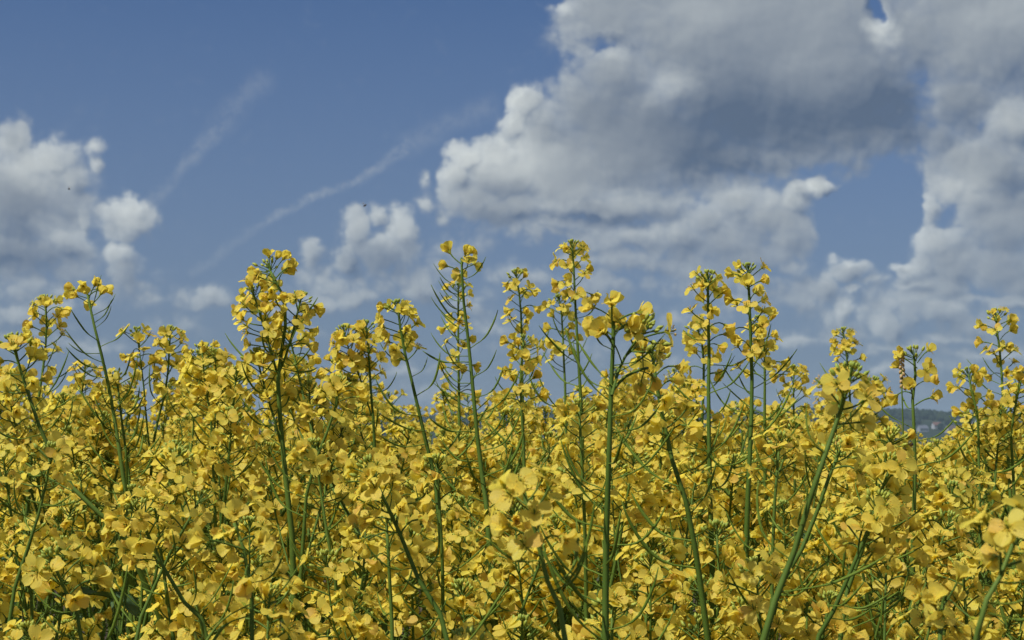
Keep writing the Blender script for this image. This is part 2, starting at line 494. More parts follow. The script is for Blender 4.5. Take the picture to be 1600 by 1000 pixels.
def petal_geo(rng, open_deg, length=.0115, width=.0082, curl=0.0, nu=6, nv=4, rumple=1.0):
    """one petal: an upright claw, then a rounded limb that flares by open_deg from the flower's axis (local +Z), out along +X"""
    g = Geo()
    th0 = R(6)
    x = z = 0.0
    ts = np.linspace(0, 1, nu)
    prof_w = [.12, .30, .70, .97, 1.0, .66] if nu == 6 else [.12, .55, 1.0, .70]
    ph, am = rng.uniform(0, 6.28), rng.uniform(.5, 1.3) * rumple
    cup = rng.uniform(-.25, .35) * rumple
    twist = rng.uniform(-.25, .25) * rumple
    vs, tips, sides_ = [], [], []
    last = 0.0
    for i, t in enumerate(ts):
        k = min(1.0, max(0.0, (t - .14) / .34)); k = k * k * (3 - 2 * k)
        th = th0 + (R(open_deg) - th0) * k + curl * max(0, t - .45)
        step = (t - last) * length
        x += math.sin(th) * step; z += math.cos(th) * step
        last = t
        w = width * .5 * prof_w[i]
        nx, nz = -math.cos(th), math.sin(th)          # towards the upper side of the petal
        for j in range(nv):
            s = -1 + 2 * j / (nv - 1)
            bend = (cup * s * s + .16 * am * math.sin(ph + s * 3.1 + t * 4.2) * t + twist * s * t) * w
            back = (.12 * width * (s * s)) if i == nu - 1 else 0.0      # the rounded end
            notch = .10 * width * (1 - abs(s)) if i == nu - 1 else 0.0
            vs.append((x + nx * bend - math.sin(th) * (back + notch * .5), s * w, z + nz * bend - math.cos(th) * (back + notch * .5)))
            tips.append(t); sides_.append(s)
    g.add(vs, grid_faces(nu, nv), PETAL, tips, sides_)
    return g


class FlowerKind:
    """a flower on its stalk. Local +Z runs along the raceme's stem, +X away from it; the stalk starts at the origin."""
    def __init__(self, seed, form, stalk=.018, low=False):
        rng = random.Random(seed)
        g = Geo()
        a0 = R(rng.uniform(48, 66))
        if form == 'open':
            a1 = R(rng.uniform(18, 75)); opens = rng.uniform(62, 86)
        elif form == 'half':
            a1 = R(rng.uniform(35, 95)); opens = rng.uniform(16, 40)
        else:
            a1 = R(rng.uniform(85, 135)); opens = rng.uniform(20, 62)
        stalk *= rng.uniform(.85, 1.2)
        pts, p, side = [Vector((0, 0, 0))], Vector((0, 0, 0)), rng.uniform(-.25, .25)
        nseg = 2 if low else 4
        for i in range(nseg):
            a = a0 + (a1 - a0) * ((i + .5) / nseg) ** 2
            p = p + Vector((math.sin(a), side * (i / nseg), math.cos(a))) * (stalk / nseg)
            pts.append(p.copy())
        tube(g, pts, [.00062] * nseg + [.00078], STEM, 3 if low else 4, cap=False)
        axis = Vector((math.sin(a1), side * .8, math.cos(a1))).normalized()
        z = axis
        x = (Vector((1, 0, 0)) - z * z.x)
        x = x.normalized() if x.length > .05 else Vector((0, 0, -1))
        y = z.cross(x)
        self.frame = Matrix(((x.x, y.x, z.x, p.x), (x.y, y.y, z.y, p.y), (x.z, y.z, z.z, p.z), (0, 0, 0, 1)))
        fl = Geo()
        sep = R(58 if form == 'open' else 24)
        for k in range(4):                       # sepals
            w = math.pi / 4 + k * math.pi / 2 + rng.uniform(-.15, .15)
            c, s = math.cos(w), math.sin(w)
            L, W = .0062, .0011
            d = Vector((c * math.sin(sep), s * math.sin(sep), math.cos(sep)))
            q = Vector((-s, c, 0)) * W
            m_ = d * (L * .5) + Vector((c, s, 0)) * .0006
            vs = [Vector((c, s, 0)) * .0004, m_ + q, m_ - q, d * L]
            fl.add(vs, [(0, 2, 3, 1)], SEPAL)
        if not low:
            for k in range(6):                   # stamens
                w = k * math.pi / 3 + rng.uniform(-.2, .2)
                sp_ = R(22 if form == 'open' else 9)
                d = Vector((math.cos(w) * math.sin(sp_), math.sin(w) * math.sin(sp_), math.cos(sp_)))
                tube(fl, [d * .0005, d * .0068], [.00022, .00016], SEPAL, 3, cap=False)
                spindle(fl, d * .0064, d + Vector((math.cos(w), math.sin(w), 0)) * .4, .0020, .00052, ANTHER, 4, 3)
            tube(fl, [(0, 0, 0), (0, 0, .0045), (0, 0, .0078)], [.0006, .0006, .0004], POD, 4)
        g.merge(fl, self.frame)
        self.base = g
        self.petals = []
        lop = rng.uniform(-10, 10)
        for k in range(4):
            w = k * math.pi / 2 + rng.uniform(-.22, .22) + (.18 if k % 2 else -.18)
            o = opens + rng.uniform(-12, 12) + lop * math.cos(w)
            if form == 'droop':
                o += rng.uniform(-18, 26)
            pg = petal_geo(rng, o, rng.uniform(.0122, .0150), rng.uniform(.0072, .0094) if form == 'open' else rng.uniform(.0086, .0110),
                           rng.uniform(-.35, .6), nu=4 if low else 6, nv=3 if low else 4,
                           rumple={'open': 1.2, 'half': 2.2, 'droop': 2.8}[form])
            self.petals.append((pg, self.frame @ Matrix.Rotation(w, 4, 'Z')))
        whole = Geo()
        whole.merge(g)
        for pg, m_ in self.petals:
            whole.merge(pg, m_)
        self.whole = whole
        self._mesh = self._base_mesh = None
        self._petal_mesh = None

    def mesh(self):
        if self._mesh is None:
            self._mesh = self.whole.mesh('flower')
        return self._mesh

    def split(self):
        if self._base_mesh is None:
            self._base_mesh = self.base.mesh('flower')
            self._petal_mesh = [(pg.mesh('petal'), m_) for pg, m_ in self.petals]
        return self._base_mesh, self._petal_mesh


OPEN = [FlowerKind(100 + i, 'open') for i in range(14)]
HALF = [FlowerKind(200 + i, 'half') for i in range(10)]
DROOP = [FlowerKind(300 + i, 'droop') for i in range(8)]
OPEN_L = [FlowerKind(400 + i, 'open', low=True) for i in range(6)]
HALF_L = [FlowerKind(500 + i, 'half', low=True) for i in range(6)]
DROOP_L = [FlowerKind(600 + i, 'droop', low=True) for i in range(4)]


def pod_geo(seed):
    """stalk and a slender pod that sweeps upwards, ending in a thin beak"""
    rng = random.Random(seed)
    g = Geo()
    a, p = R(rng.uniform(58, 86)), Vector((0, 0, 0))
    stalk, pod = rng.uniform(.014, .024), rng.uniform(.030, .058)
    a_end = R(rng.uniform(8, 52))
    pts, rad = [p.copy()], [.0007]
    for i in range(3):
        p = p + Vector((math.sin(a), 0, math.cos(a))) * stalk / 3
        a += R(rng.uniform(-4, 5))
        pts.append(p.copy()); rad.append(.0006)
    n = 7
    turn = (a_end - a) / n
    sway = rng.uniform(-.18, .18)
    fat = rng.uniform(.0009, .0013)
    for i in range(n):
        a += turn * (1.6 if i < 3 else .55)
        p = p + Vector((math.sin(a), sway * i / n, math.cos(a))) * pod / n
        pts.append(p.copy())
        rad.append(fat * (.85, 1.0, 1.05, 1.0, .95, .62, .34)[i])
    tube(g, pts, rad, POD, 5)
    return g


PODS = [pod_geo(700 + i) for i in range(16)]
POD_MESH = [None] * len(PODS)


def pod_mesh(i):
    if POD_MESH[i] is None:
        POD_MESH[i] = PODS[i].mesh('seed_pod')
    return POD_MESH[i]


def buds_geo(seed, low=False):
    """the closed buds crowded at the tip of a raceme"""
    rng = random.Random(seed)
    g = Geo()
    n = 7 if low else 15
    for i in range(n):
        f = (i + .5) / n
        w = i * 2.39996
        tilt = R(8 + 62 * f)
        d = Vector((math.cos(w) * math.sin(tilt), math.sin(w) * math.sin(tilt), math.cos(tilt)))
        st = .003 + .010 * f * rng.uniform(.7, 1.15)
        L = .0042 + .0030 * f
        o = Vector((0, 0, .004 - .010 * f))
        tube(g, [o, o + d * st], [.0005, .0005], STEM, 3, cap=False)
        spindle(g, o + d * st, d + Vector((0, 0, .35)), L, .0011 + .0006 * f, BUD, 5 if low else 6, 3 if low else 4)
    return g


BUDS = [buds_geo(800 + i) for i in range(6)]
BUDS_L = [buds_geo(830 + i, True) for i in range(3)]
BUD_MESH = [b.mesh('bud_cluster') for b in BUDS]


def leaf_geo(seed, length, width, wavy=1.0, lobes=False):
    rng = random.Random(seed)
    g = Geo()
    nu, nv = 9, 5
    droop = rng.uniform(.5, 1.3)
    x = z = 0.0
    vs, tips = [], []
    ph = rng.uniform(0, 6)
    for i in range(nu):
        t = i / (nu - 1)
        th = R(32) + droop * t * R(75)
        if i:
            x += math.sin(th) * length / (nu - 1); z += math.cos(th) * length / (nu - 1)
        w = width * .5 * (math.sin(math.pi * min(1, .12 + .88 * t) ** .8) * (1 - .25 * t) + .10 * (1 - t))
        if lobes:
            w *= 1 + .22 * math.sin(t * 19)
        if i == nu - 1:
            w = width * .02
        for j in range(nv):
            s = -1 + 2 * j / (nv - 1)
            up = (.30 * s * s + wavy * .14 * math.sin(ph + t * 11 + s * 2.5) * abs(s)) * width * .5
            vs.append((x - math.cos(th) * up, s * w, z + math.sin(th) * up))
            tips.append(t)
    g.add(vs, grid_faces(nu, nv), LEAF, tips)
    # midrib
    tube(g, [Vector(vs[i * nv + nv // 2]) + Vector((.0, 0, -.0006)) for i in range(nu - 1)], [.0016 * (1 - i / nu) + .0003 for i in range(nu - 1)], STEM, 3, cap=False)
    return g


LEAVES = [leaf_geo(900 + i, .085 + .012 * i, .020 + .004 * (i % 3)) for i in range(6)]
BROAD = [leaf_geo(950 + i, .17 + .02 * i, .075, 1.6, True) for i in range(4)]
LEAF_MESH = [l.mesh('leaf') for l in LEAVES]
BROAD_MESH = [l.mesh('leaf') for l in BROAD]

# ------------------------------------------------------------------ objects
HOLD = bpy.data.collections.new('place')        # linked to the scene at the end: linking thousands of objects is then quick


def link(o):
    HOLD.objects.link(o)
    return o


def tag(o, label=None, cat=None, group=None, kind=None):
    if label: o['label'] = label
    if cat: o['category'] = cat
    if group: o['group'] = group
    if kind: o['kind'] = kind
    return o


def part(name, mesh, parent, mat=None):
    o = bpy.data.objects.new(name, mesh)
    if parent is not None:
        o.parent = parent
    if mat is not None:
        o.matrix_basis = mat
    HOLD.objects.link(o)
    return o


class Path:
    """a smooth line through points, measured from its top end downwards"""
    def __init__(self, pts, n=22):
        P_ = [Vector(p) for p in pts]
        P_ = [P_[0] * 2 - P_[1]] + P_ + [P_[-1] * 2 - P_[-2]]
        out = []
        for i in range(1, len(P_) - 2):
            for k in range(8):
                t = k / 8
                a, b, c, d = P_[i - 1:i + 3]
                out.append(.5 * ((2 * b) + (c - a) * t + (2 * a - 5 * b + 4 * c - d) * t * t + (3 * b - a - 3 * c + d) * t ** 3))
        out.append(P_[-2])
        self.p = out
        self.s = [0.0]
        for a, b in zip(out, out[1:]):
            self.s.append(self.s[-1] + (b - a).length)
        self.length = self.s[-1]

    def at(self, s):
        s = max(0.0, min(self.length, s))
        i = 0
        while i < len(self.s) - 2 and self.s[i + 1] < s:
            i += 1
        f = (s - self.s[i]) / max(1e-9, self.s[i + 1] - self.s[i])
        a, b = self.p[i], self.p[i + 1]
        return a.lerp(b, f), (a - b).normalized()        # position, direction towards the tip

    def stem(self, r_top, slope, r_max, n=None):
        n = n or max(6, int(self.length / .045))
        ss = [self.length * (i / n) ** 1.25 for i in range(n + 1)]
        return [self.at(s)[0] for s in ss], [min(r_max, r_top + slope * s) for s in ss]


def frame_on(path, s, turn, origin, scale=1.0, lean=0.0):
    p, t = path.at(s)
    x = t.orthogonal().normalized()
    y = t.cross(x)
    # measure the turn from the world's X axis, so that turns mean the same on every stem
    ref = Vector((1, 0, 0)) - t * t.x
    ref.normalize()
    yy = t.cross(ref)
    out_ = ref * math.cos(turn) + yy * math.sin(turn)
    side = t.cross(out_)
    m = Matrix(((out_.x, side.x, t.x, p.x - origin.x), (out_.y, side.y, t.y, p.y - origin.y), (out_.z, side.z, t.z, p.z - origin.z), (0, 0, 0, 1)))
    return m @ Matrix.Diagonal((scale, scale, scale, 1.0))


def raceme_plan(rng, nf, lf, npod, lpod, mix, gap=.004, buds=True, size=1.0):
    """what sits where on a raceme: (kind, distance from the tip, turn, which, scale)"""
    plan = []
    turn = rng.uniform(0, 6.28)
    if buds:
        plan.append(('buds', 0.0, rng.uniform(0, 6.28), rng.randrange(6), size * rng.uniform(.85, 1.15)))
    for k in range(nf):
        f = (k + rng.uniform(-.3, .3)) / max(1, nf)
        s = gap + lf * max(0.0, f) ** 1.15
        turn += 2.39996 + rng.uniform(-.5, .5)
        po, ph, pd = mix
        # the lower on the raceme, the older and the more closed or drooping
        po2 = po * (1.25 - .6 * f); pd2 = pd * (.5 + f)
        r = rng.uniform(0, po2 + ph + pd2)
        form = 'open' if r < po2 else 'half' if r < po2 + ph else 'droop'
        plan.append((form, s, turn, rng.randrange(1000), size * rng.uniform(.86, 1.12) * (.82 if f < .12 else 1.0)))
    for k in range(npod):
        f = (k + rng.uniform(.1, .9)) / max(1, npod)
        turn += 2.39996 + rng.uniform(-.6, .6)
        s = gap + lf * .8 + lpod * f
        plan.append(('pod', s, turn, rng.randrange(1000), size * rng.uniform(.8, 1.15) * (.62 + .45 * f)))
    return plan


def put_raceme(root, path, origin, plan, split):
    for kind, s, turn, which, sc in plan:
        if s > path.length * .96:
            continue
        m = frame_on(path, s, turn, origin, sc)
        if kind == 'buds':
            part('bud_cluster', BUD_MESH[which % len(BUD_MESH)], root, m)
        elif kind == 'pod':
            part('seed_pod', pod_mesh(which % len(PODS)), root, m)
        else:
            kinds = {'open': OPEN, 'half': HALF, 'droop': DROOP}[kind]
            fk = kinds[which % len(kinds)]
            if split:
                base, petals = fk.split()
                o = part('flower', base, root, m)
                for pm, mm in petals:
                    part('petal', pm, o, mm)
            else:
                part('flower', fk.mesh(), root, m)


def merge_raceme(geo, path, plan, low=True):
    for kind, s, turn, which, sc in plan:
        if s > path.length * .96:
            continue
        m = frame_on(path, s, turn, Vector((0, 0, 0)), sc)
        if kind == 'buds':
            geo.merge(BUDS_L[which % 3], m)
        elif kind == 'pod':
            geo.merge(PODS[which % len(PODS)], m)
        else:
            ks = {'open': OPEN_L, 'half': HALF_L, 'droop': DROOP_L}[kind]
            geo.merge(ks[which % len(ks)].whole, m)


def stem_mesh(path, origin, r_top, slope, r_max, name='stem', sides=6):
    g = Geo()
    pts, rad = path.stem(r_top, slope, r_max)
    tube(g, [p - origin for p in pts][::-1], rad[::-1], STEM, sides)
    return g.mesh(name)
# ------------------------------------------------------------------ plants one can tell apart in the photograph
def to_ground(pts, bend=.5):
    """carry a stem on from its lowest marked point down to the soil, straightening up on the way"""
    p, q = pts[-1], pts[-2]
    d = (p - q).normalized()
    out = list(pts)
    n = 4
    z = p.z
    for i in range(1, n + 1):
        nz = z * (1 - i / n)
        k = 1 - i / n * bend
        step = (out[-1].z - nz)
        slope = Vector((d.x, d.y, 0)) / max(.3, -d.z)
        out.append(Vector((out[-1].x + slope.x * step * k * .55, out[-1].y + slope.y * step * k * .55, nz)))
    return out


def plant(label, depth, stems, group, seed, split=None, thick=1.0, leaves=2, size=1.0):
    """stems: list of (points in the photograph from the tip down, raceme settings); the first is the main stem,
    the others are branches that spring from it at their lowest point"""
    rng = random.Random(seed)
    split = depth < 1.28 if split is None else split
    root = bpy.data.objects.new('rapeseed_plant', None)
    root.empty_display_size = .05
    link(root)
    paths = []
    for i, (pts, rc) in enumerate(stems):
        w = [at(x, y, depth + rng.uniform(-.008, .008)) for (x, y) in pts]
        if i == 0:
            w = to_ground(w)
        paths.append((Path(w), rc))
    base = paths[0][0].p[-1]
    origin = Vector((base.x, base.y, 0))
    root.location = origin
    tag(root, label, 'rapeseed plant', group)
    for i, (path, rc) in enumerate(paths):
        k = thick * (1.0 if i == 0 else .72)
        part('stem' if i == 0 else 'branch', stem_mesh(path, origin, .00120 * k, .0058 * k, .0050 * k), root)
        plan = raceme_plan(rng, size=size, **rc)
        # on these stems the wind and the light let the pods spread mostly to both sides
        plan = [(a, s, (0.0 if rng.random() < .5 else math.pi) + rng.gauss(0, .65), w, sc * (1.12 if group == TALL else .9)) if a == 'pod' else (a, s, t_, w, sc) for a, s, t_, w, sc in plan]
        put_raceme(root, path, origin, plan, split)
    for k in range(leaves):
        s = min(paths[0][0].length * .7, .40 + .11 * k + rng.uniform(0, .06))
        part('leaf', LEAF_MESH[rng.randrange(6)], root, frame_on(paths[0][0], s, rng.uniform(0, 6.28), origin, rng.uniform(.5, .8)))
    for k in range(2):
        part('leaf', BROAD_MESH[rng.randrange(4)], root, frame_on(paths[0][0], paths[0][0].length * (.70 + .12 * k), rng.uniform(0, 6.28), origin, rng.uniform(.7, 1.0)))
    return root


def rc(nf, lf, npod=0, lpod=.1, mix=(.5, .35, .15), buds=True, gap=.004):
    return dict(nf=int(nf * 1.2), lf=lf, npod=int(npod * 1.35), lpod=lpod, mix=mix, buds=buds, gap=gap)


DENSE, LATE, FRESH = (.72, .30, .22), (.05, .8, .25), (.85, .2, .1)
TALL, NEAR, MASS = 'tall rapeseed stems above the crop', 'rapeseed plants close to the camera', 'rapeseed plants packed in the crop'
HEROES = [
    ('tall rapeseed plant with the thickest green stem and long side pods', .98,
     [([(958, 486), (958, 552), (955, 603), (952, 700), (947, 850), (946, 979)], rc(9, .022, 22, .26, LATE, False)),
      ([(1012, 575), (1000, 578), (975, 590), (956, 612)], rc(3, .012, 0, .05, LATE, False)),
      ([(1005, 520), (985, 545), (968, 575), (956, 618)], rc(5, .03, 2, .05, DENSE))], TALL, 1.0, 2),
    ('tall nearly bare rapeseed stem topped by a few closed flowers, many curved pods below', 1.5,
     [([(721, 403), (724, 466), (731, 526), (738, 597), (745, 674), (752, 735), (760, 790)], rc(6, .020, 26, .26, LATE, False))], TALL, 1.0, 1),
    ('tall rapeseed plant with loose flower head, left one of the upright pair', 1.5,
     [([(1106, 438), (1107, 514), (1108, 562), (1107, 620), (1110, 800), (1113, 900)], rc(13, .062, 8, .16, DENSE, True)),], TALL, 1.0, 1),
    ('tall rapeseed plant with budded top, right one of the upright pair', 1.5,
     [([(1169, 424), (1172, 500), (1174, 558), (1175, 618), (1172, 700), (1165, 900)], rc(18, .105, 6, .12, DENSE, True)),], TALL, 1.0, 1),
    ('rapeseed plant with dense flower head close behind the budded tall stem', 1.75,
     [([(1187, 503), (1194, 536), (1195, 603), (1195, 700)], rc(16, .07, 5, .08, DENSE))], TALL, .9, 1),
    ('tall bushy rapeseed plant with several flower heads, highest at the centre left', 1.5,
     [([(421, 420), (430, 440), (446, 470), (445, 520), (437, 566), (434, 590), (440, 680), (452, 800), (458, 880)], rc(11, .030, 6, .16, DENSE)),
      ([(396, 458), (407, 494), (423, 546), (432, 580)], rc(24, .075, 3, .05, DENSE)),
      ([(470, 468), (462, 500), (452, 540), (437, 580)], rc(14, .05, 2, .05, DENSE)),
      ([(402, 560), (412, 600), (430, 660), (438, 690)], rc(16, .06, 3, .05, DENSE))], TALL, 1.1, 2),
    ('slender rapeseed plant with open head on the highest tip right of the bare stem', 1.75,
     [([(894, 386), (897, 424), (898, 456), (901, 514), (906, 600), (910, 700)], rc(15, .075, 5, .1, DENSE))], TALL, .9, 1),
    ('rapeseed plant with small head between the bare podded stem and the highest tip', 1.95,
     [([(807, 433), (813, 472), (815, 523), (816, 600), (818, 700)], rc(15, .075, 5, .1, DENSE))], TALL, .9, 1),
    ('thin rapeseed stem with few loose flowers, just left of the thickest stem', 1.9,
     [([(874, 470), (878, 498), (881, 562), (884, 650)], rc(15, .085, 5, .08, DENSE))], TALL, .85, 1),
    ('rapeseed plant with leaning stem and drooping flowers left of the bare podded stem', 1.5,
     [([(622, 482), (628, 530), (636, 565), (647, 610), (660, 667), (672, 720), (685, 800)], rc(16, .055, 6, .13, DENSE))], TALL, 1.0, 1),
    ('rapeseed plant with broad head between the bushy plant and the leaning stem', 1.75,
     [([(572, 512), (576, 552), (581, 635), (586, 720)], rc(16, .06, 4, .1, DENSE)),
      ([(538, 520), (548, 556), (566, 600), (580, 650)], rc(22, .06, 2, .06, FRESH))], TALL, .95, 1),
    ('rapeseed plant half hidden behind the bare podded stem', 1.95,
     [([(716, 452), (716, 539), (717, 606), (718, 700)], rc(22, .14, 6, .08, DENSE))], TALL, .95, 1),
    ('dark leaning rapeseed stem with few flowers on top and upswept pods, on the left', 1.6,
     [([(135, 452), (147, 508), (163, 572), (174, 626), (186, 700), (196, 780)], rc(8, .018, 20, .24, LATE, False))], TALL, 1.0, 1),
    ('rapeseed plant with small budded head left of the dark leaning stem', 1.75,
     [([(70, 474), (73, 508), (69, 562), (58, 639), (50, 700)], rc(18, .075, 5, .1, DENSE))], TALL, .9, 1),
    ('rapeseed plant at the left edge whose stem bends down to the right', 1.3,
     [([(21, 540), (32, 578), (51, 636), (75, 700), (102, 745), (132, 785), (165, 811), (200, 850)], rc(14, .05, 8, .12, DENSE))], TALL, .95, 1),
    ('rapeseed plant with two flower heads right of the dark leaning stem', 1.85,
     [([(266, 522), (261, 598), (253, 633), (243, 674), (236, 740)], rc(17, .07, 4, .1, DENSE)),
      ([(214, 522), (224, 598), (229, 660), (236, 720)], rc(14, .06, 3, .08, DENSE))], TALL, .9, 1),
    ('rapeseed plant with flat topped head left of the bushy plant', 1.7,
     [([(316, 548), (320, 598), (326, 636), (332, 700)], rc(20, .07, 3, .08, DENSE)),
      ([(337, 556), (338, 610), (336, 660), (333, 700)], rc(12, .05, 3, .08, DENSE))], TALL, .9, 1),
    ('near rapeseed plant with two big open flowers and plump buds, slanting stem at the right', .86,
     [([(1328, 590), (1322, 612), (1310, 652), (1293, 700), (1269, 769), (1242, 859), (1215, 940), (1190, 1010)], rc(7, .022, 5, .12, (1.0, .05, .02), True, .010)),], NEAR, .92, 1),
    ('rapeseed plant with crooked green budded top and drooping flowers on one side', 1.45,
     [([(1428, 556), (1434, 572), (1427, 596), (1426, 629), (1429, 691), (1430, 760), (1426, 880)], rc(9, .055, 5, .1, LATE, True)),], TALL, .95, 1),
    ('slender rapeseed plant with small head, tallest near the right edge', 1.95,
     [([(1556, 494), (1559, 528), (1564, 562), (1566, 607), (1572, 680), (1578, 760)], rc(16, .085, 6, .12, (.4, .5, .1)))], TALL, .9, 1),
    ('rapeseed plant with open loose head left of the slender one near the right edge', 1.75,
     [([(1513, 585), (1520, 618), (1527, 646), (1529, 674), (1530, 760)], rc(14, .06, 4, .08, DENSE))], TALL, .9, 1),
    ('rapeseed plant with small round head behind the two big open flowers', 2.2,
     [([(1318, 522), (1324, 565), (1328, 620), (1330, 700)], rc(18, .065, 3, .06, FRESH))], TALL, .9, 1),
    ('rapeseed plant with flowers crowding the right edge below the slender one', 1.75,
     [([(1597, 588), (1585, 640), (1580, 690), (1584, 760)], rc(20, .08, 3, .08, DENSE))], TALL, .9, 1),
    ('nearest rapeseed plant with large pale flowers, slanting up into the right edge', .64,
     [([(1589, 835), (1586, 852), (1563, 901), (1542, 961), (1524, 1010)], rc(7, .022, 2, .05, (.9, .25, .1), False))], NEAR, .75, 0),
    ('near rapeseed plant with big flat flowers, short stem slanting at the bottom centre', .76,
     [([(818, 765), (828, 800), (848, 877), (862, 934), (884, 1005)], rc(10, .034, 3, .05, (.95, .15, .15), False))], NEAR, .85, 0),
    ('near rapeseed plant whose stem slants down right through the bottom left of centre', 1.0,
     [([(580, 735), (600, 780), (620, 822), (660, 920), (700, 1005)], rc(17, .045, 5, .1, DENSE))], NEAR, .95, 1),
    ('rapeseed plant with dark stem slanting down right in the lower left', 1.1,
     [([(215, 800), (231, 835), (252, 880), (273, 916), (300, 961), (326, 1005)], rc(13, .04, 4, .1, DENSE))], NEAR, .95, 1),
    ('near rapeseed plant with large amber flowers low on the left, upright stem', .85,
     [([(366, 818), (378, 850), (390, 892), (393, 970), (394, 1010)], rc(8, .036, 3, .05, (.7, .5, .3), False))], NEAR, .8, 0),
    ('rapeseed plant with heavy drooping head hanging right of the thickest stem', 1.1,
     [([(1020, 560), (1028, 613), (1041, 677), (1060, 760), (1090, 880)], rc(15, .07, 5, .1, (.3, .5, .5)))], TALL, 1.0, 1),
    ('rapeseed plant with pale slanting stem at the bottom, left of the crooked one', 1.05,
     [([(1375, 790), (1353, 835), (1332, 886), (1302, 955), (1276, 1008)], rc(12, .04, 4, .1, DENSE))], NEAR, .9, 0),
    ('rapeseed plant with blurred big flowers low in the bottom right corner', .78,
     [([(1478, 930), (1474, 960), (1468, 1010)], rc(6, .024, 0, .05, (.3, .6, .5), False))], NEAR, .8, 0),
    ('rapeseed plant with a crowd of flowers directly left of the thickest stem, below its pods', 1.3,
     [([(905, 640), (908, 700), (912, 780), (915, 880)], rc(20, .08, 5, .1, DENSE))], MASS, .9, 1),
    ('rapeseed plant with round head just below the small head beside the bare stem', 1.65,
     [([(818, 535), (813, 594), (817, 677), (820, 760)], rc(22, .075, 4, .1, DENSE))], TALL, .95, 1),
    ('rapeseed plant with flower head behind the left one of the upright pair', 1.75,
     [([(1090, 515), (1097, 536), (1100, 580), (1098, 640), (1096, 720)], rc(14, .06, 4, .1, DENSE))], TALL, .9, 1),
    ('rapeseed plant with short head between the upright pair and the two big flowers', 2.0,
     [([(1240, 580), (1240, 620), (1241, 700)], rc(16, .055, 3, .06, DENSE))], TALL, .85, 1),
    ('rapeseed plant with stem slanting down left, below the bent edge stem', 1.2,
     [([(78, 712), (72, 757), (60, 805), (36, 880), (18, 950)], rc(8, .03, 5, .1, DENSE))], NEAR, .85, 0),
    ('rapeseed plant with stem crossing behind the dark slanting stem at lower left', 1.2,
     [([(312, 780), (303, 799), (270, 856), (240, 920), (215, 990)], rc(7, .03, 5, .1, DENSE))], NEAR, .9, 0),
    ('short rapeseed stem with few flowers in the bottom left corner', 1.0,
     [([(84, 880), (93, 898), (111, 949), (128, 1005)], rc(8, .03, 3, .06, DENSE))], NEAR, .85, 0),
    ('upright dark rapeseed stem at the bottom, left of the bottom slanting stem', 1.15,
     [([(604, 820), (607, 870), (610, 930), (613, 1005)], rc(7, .03, 6, .1, DENSE))], NEAR, .95, 0),
    ('upright rapeseed stem with pods just left of the big flat flowers', 1.2,
     [([(684, 730), (686, 780), (690, 850), (692, 940)], rc(7, .03, 7, .12, DENSE))], NEAR, .85, 0),
    ('rapeseed stem running parallel behind the stem of the two big flowers', 1.1,
     [([(1312, 705), (1302, 727), (1269, 820), (1235, 900), (1200, 995)], rc(5, .02, 6, .12, DENSE))], NEAR, .95, 0),
    ('rapeseed stem slanting down left between the two big flowers and the crooked plant', 1.15,
     [([(1392, 728), (1383, 751), (1359, 820), (1340, 880), (1318, 960)], rc(8, .03, 6, .12, DENSE))], NEAR, .9, 0),
    ('second dark rapeseed stem close beside the dark leaning stem', 1.62,
     [([(183, 590), (188, 640), (196, 700), (203, 780)], rc(9, .04, 9, .12, DENSE))], TALL, .9, 0),
    ('rapeseed stem slanting down left below the broad double head', 1.4,
     [([(530, 600), (524, 640), (505, 690), (484, 750), (474, 840)], rc(13, .05, 6, .12, DENSE))], TALL, .9, 0),
    ('upright rapeseed stem with pods right of the lower upright pair', 1.25,
     [([(1218, 690), (1212, 760), (1208, 840), (1206, 940)], rc(8, .03, 8, .12, DENSE))], NEAR, .85, 0),
    ('rapeseed stem leaning right below the tall bushy plant', 1.3,
     [([(492, 700), (500, 760), (512, 840), (528, 950)], rc(9, .035, 7, .12, DENSE))], NEAR, .85, 0),
    ('rapeseed plant with head just right of the two big open flowers', 1.9,
     [([(1366, 600), (1363, 640), (1362, 720)], rc(18, .065, 3, .06, DENSE))], TALL, .85, 1),
]


def skyline(px):
    """the row above which no other plant than the ones above stands out against the sky"""
    xs = [-100, 0, 40, 90, 130, 200, 240, 290, 330, 370, 400, 470, 495, 515, 560, 610, 650, 690, 720, 780, 830, 860, 880, 930, 1000, 1050, 1085, 1130, 1180, 1225, 1260, 1300, 1345, 1385, 1400, 1440, 1470, 1500, 1540, 1600, 1700]
    ys = [520, 515, 545, 600, 555, 565, 590, 545, 545, 560, 500, 500, 625, 560, 535, 560, 575, 600, 610, 600, 555, 580, 600, 560, 570, 570, 590, 620, 620, 610, 640, 600, 600, 640, 655, 655, 690, 650, 610, 600, 580]
    return float(np.interp(px, xs, ys))


def pixel(p):
    d = Vector(p) - Vector((0, 0, CAM_Z))
    f = d.y * CP + d.z * SP
    u = -d.y * SP + d.z * CP
    return 800 + F_PX * d.x / f, 500 - F_PX * u / f


for i, (label, depth, stems, group, thick, nl) in enumerate(HEROES):
    plant(label, depth, stems, group, 10 + i, thick=thick, leaves=nl, size=.88 if depth < .9 else .93)

# ------------------------------------------------------------------ the packed crop around them
FORMS = [rc(17, .070, 5, .12, DENSE), rc(20, .080, 4, .10, FRESH), rc(13, .065, 10, .16, (.35, .5, .3)), rc(16, .055, 3, .08, FRESH),
         rc(14, .085, 9, .15, DENSE), rc(8, .030, 15, .20, LATE, False)]
WEIGHTS = [5, 4, 4, 4, 4, 2]


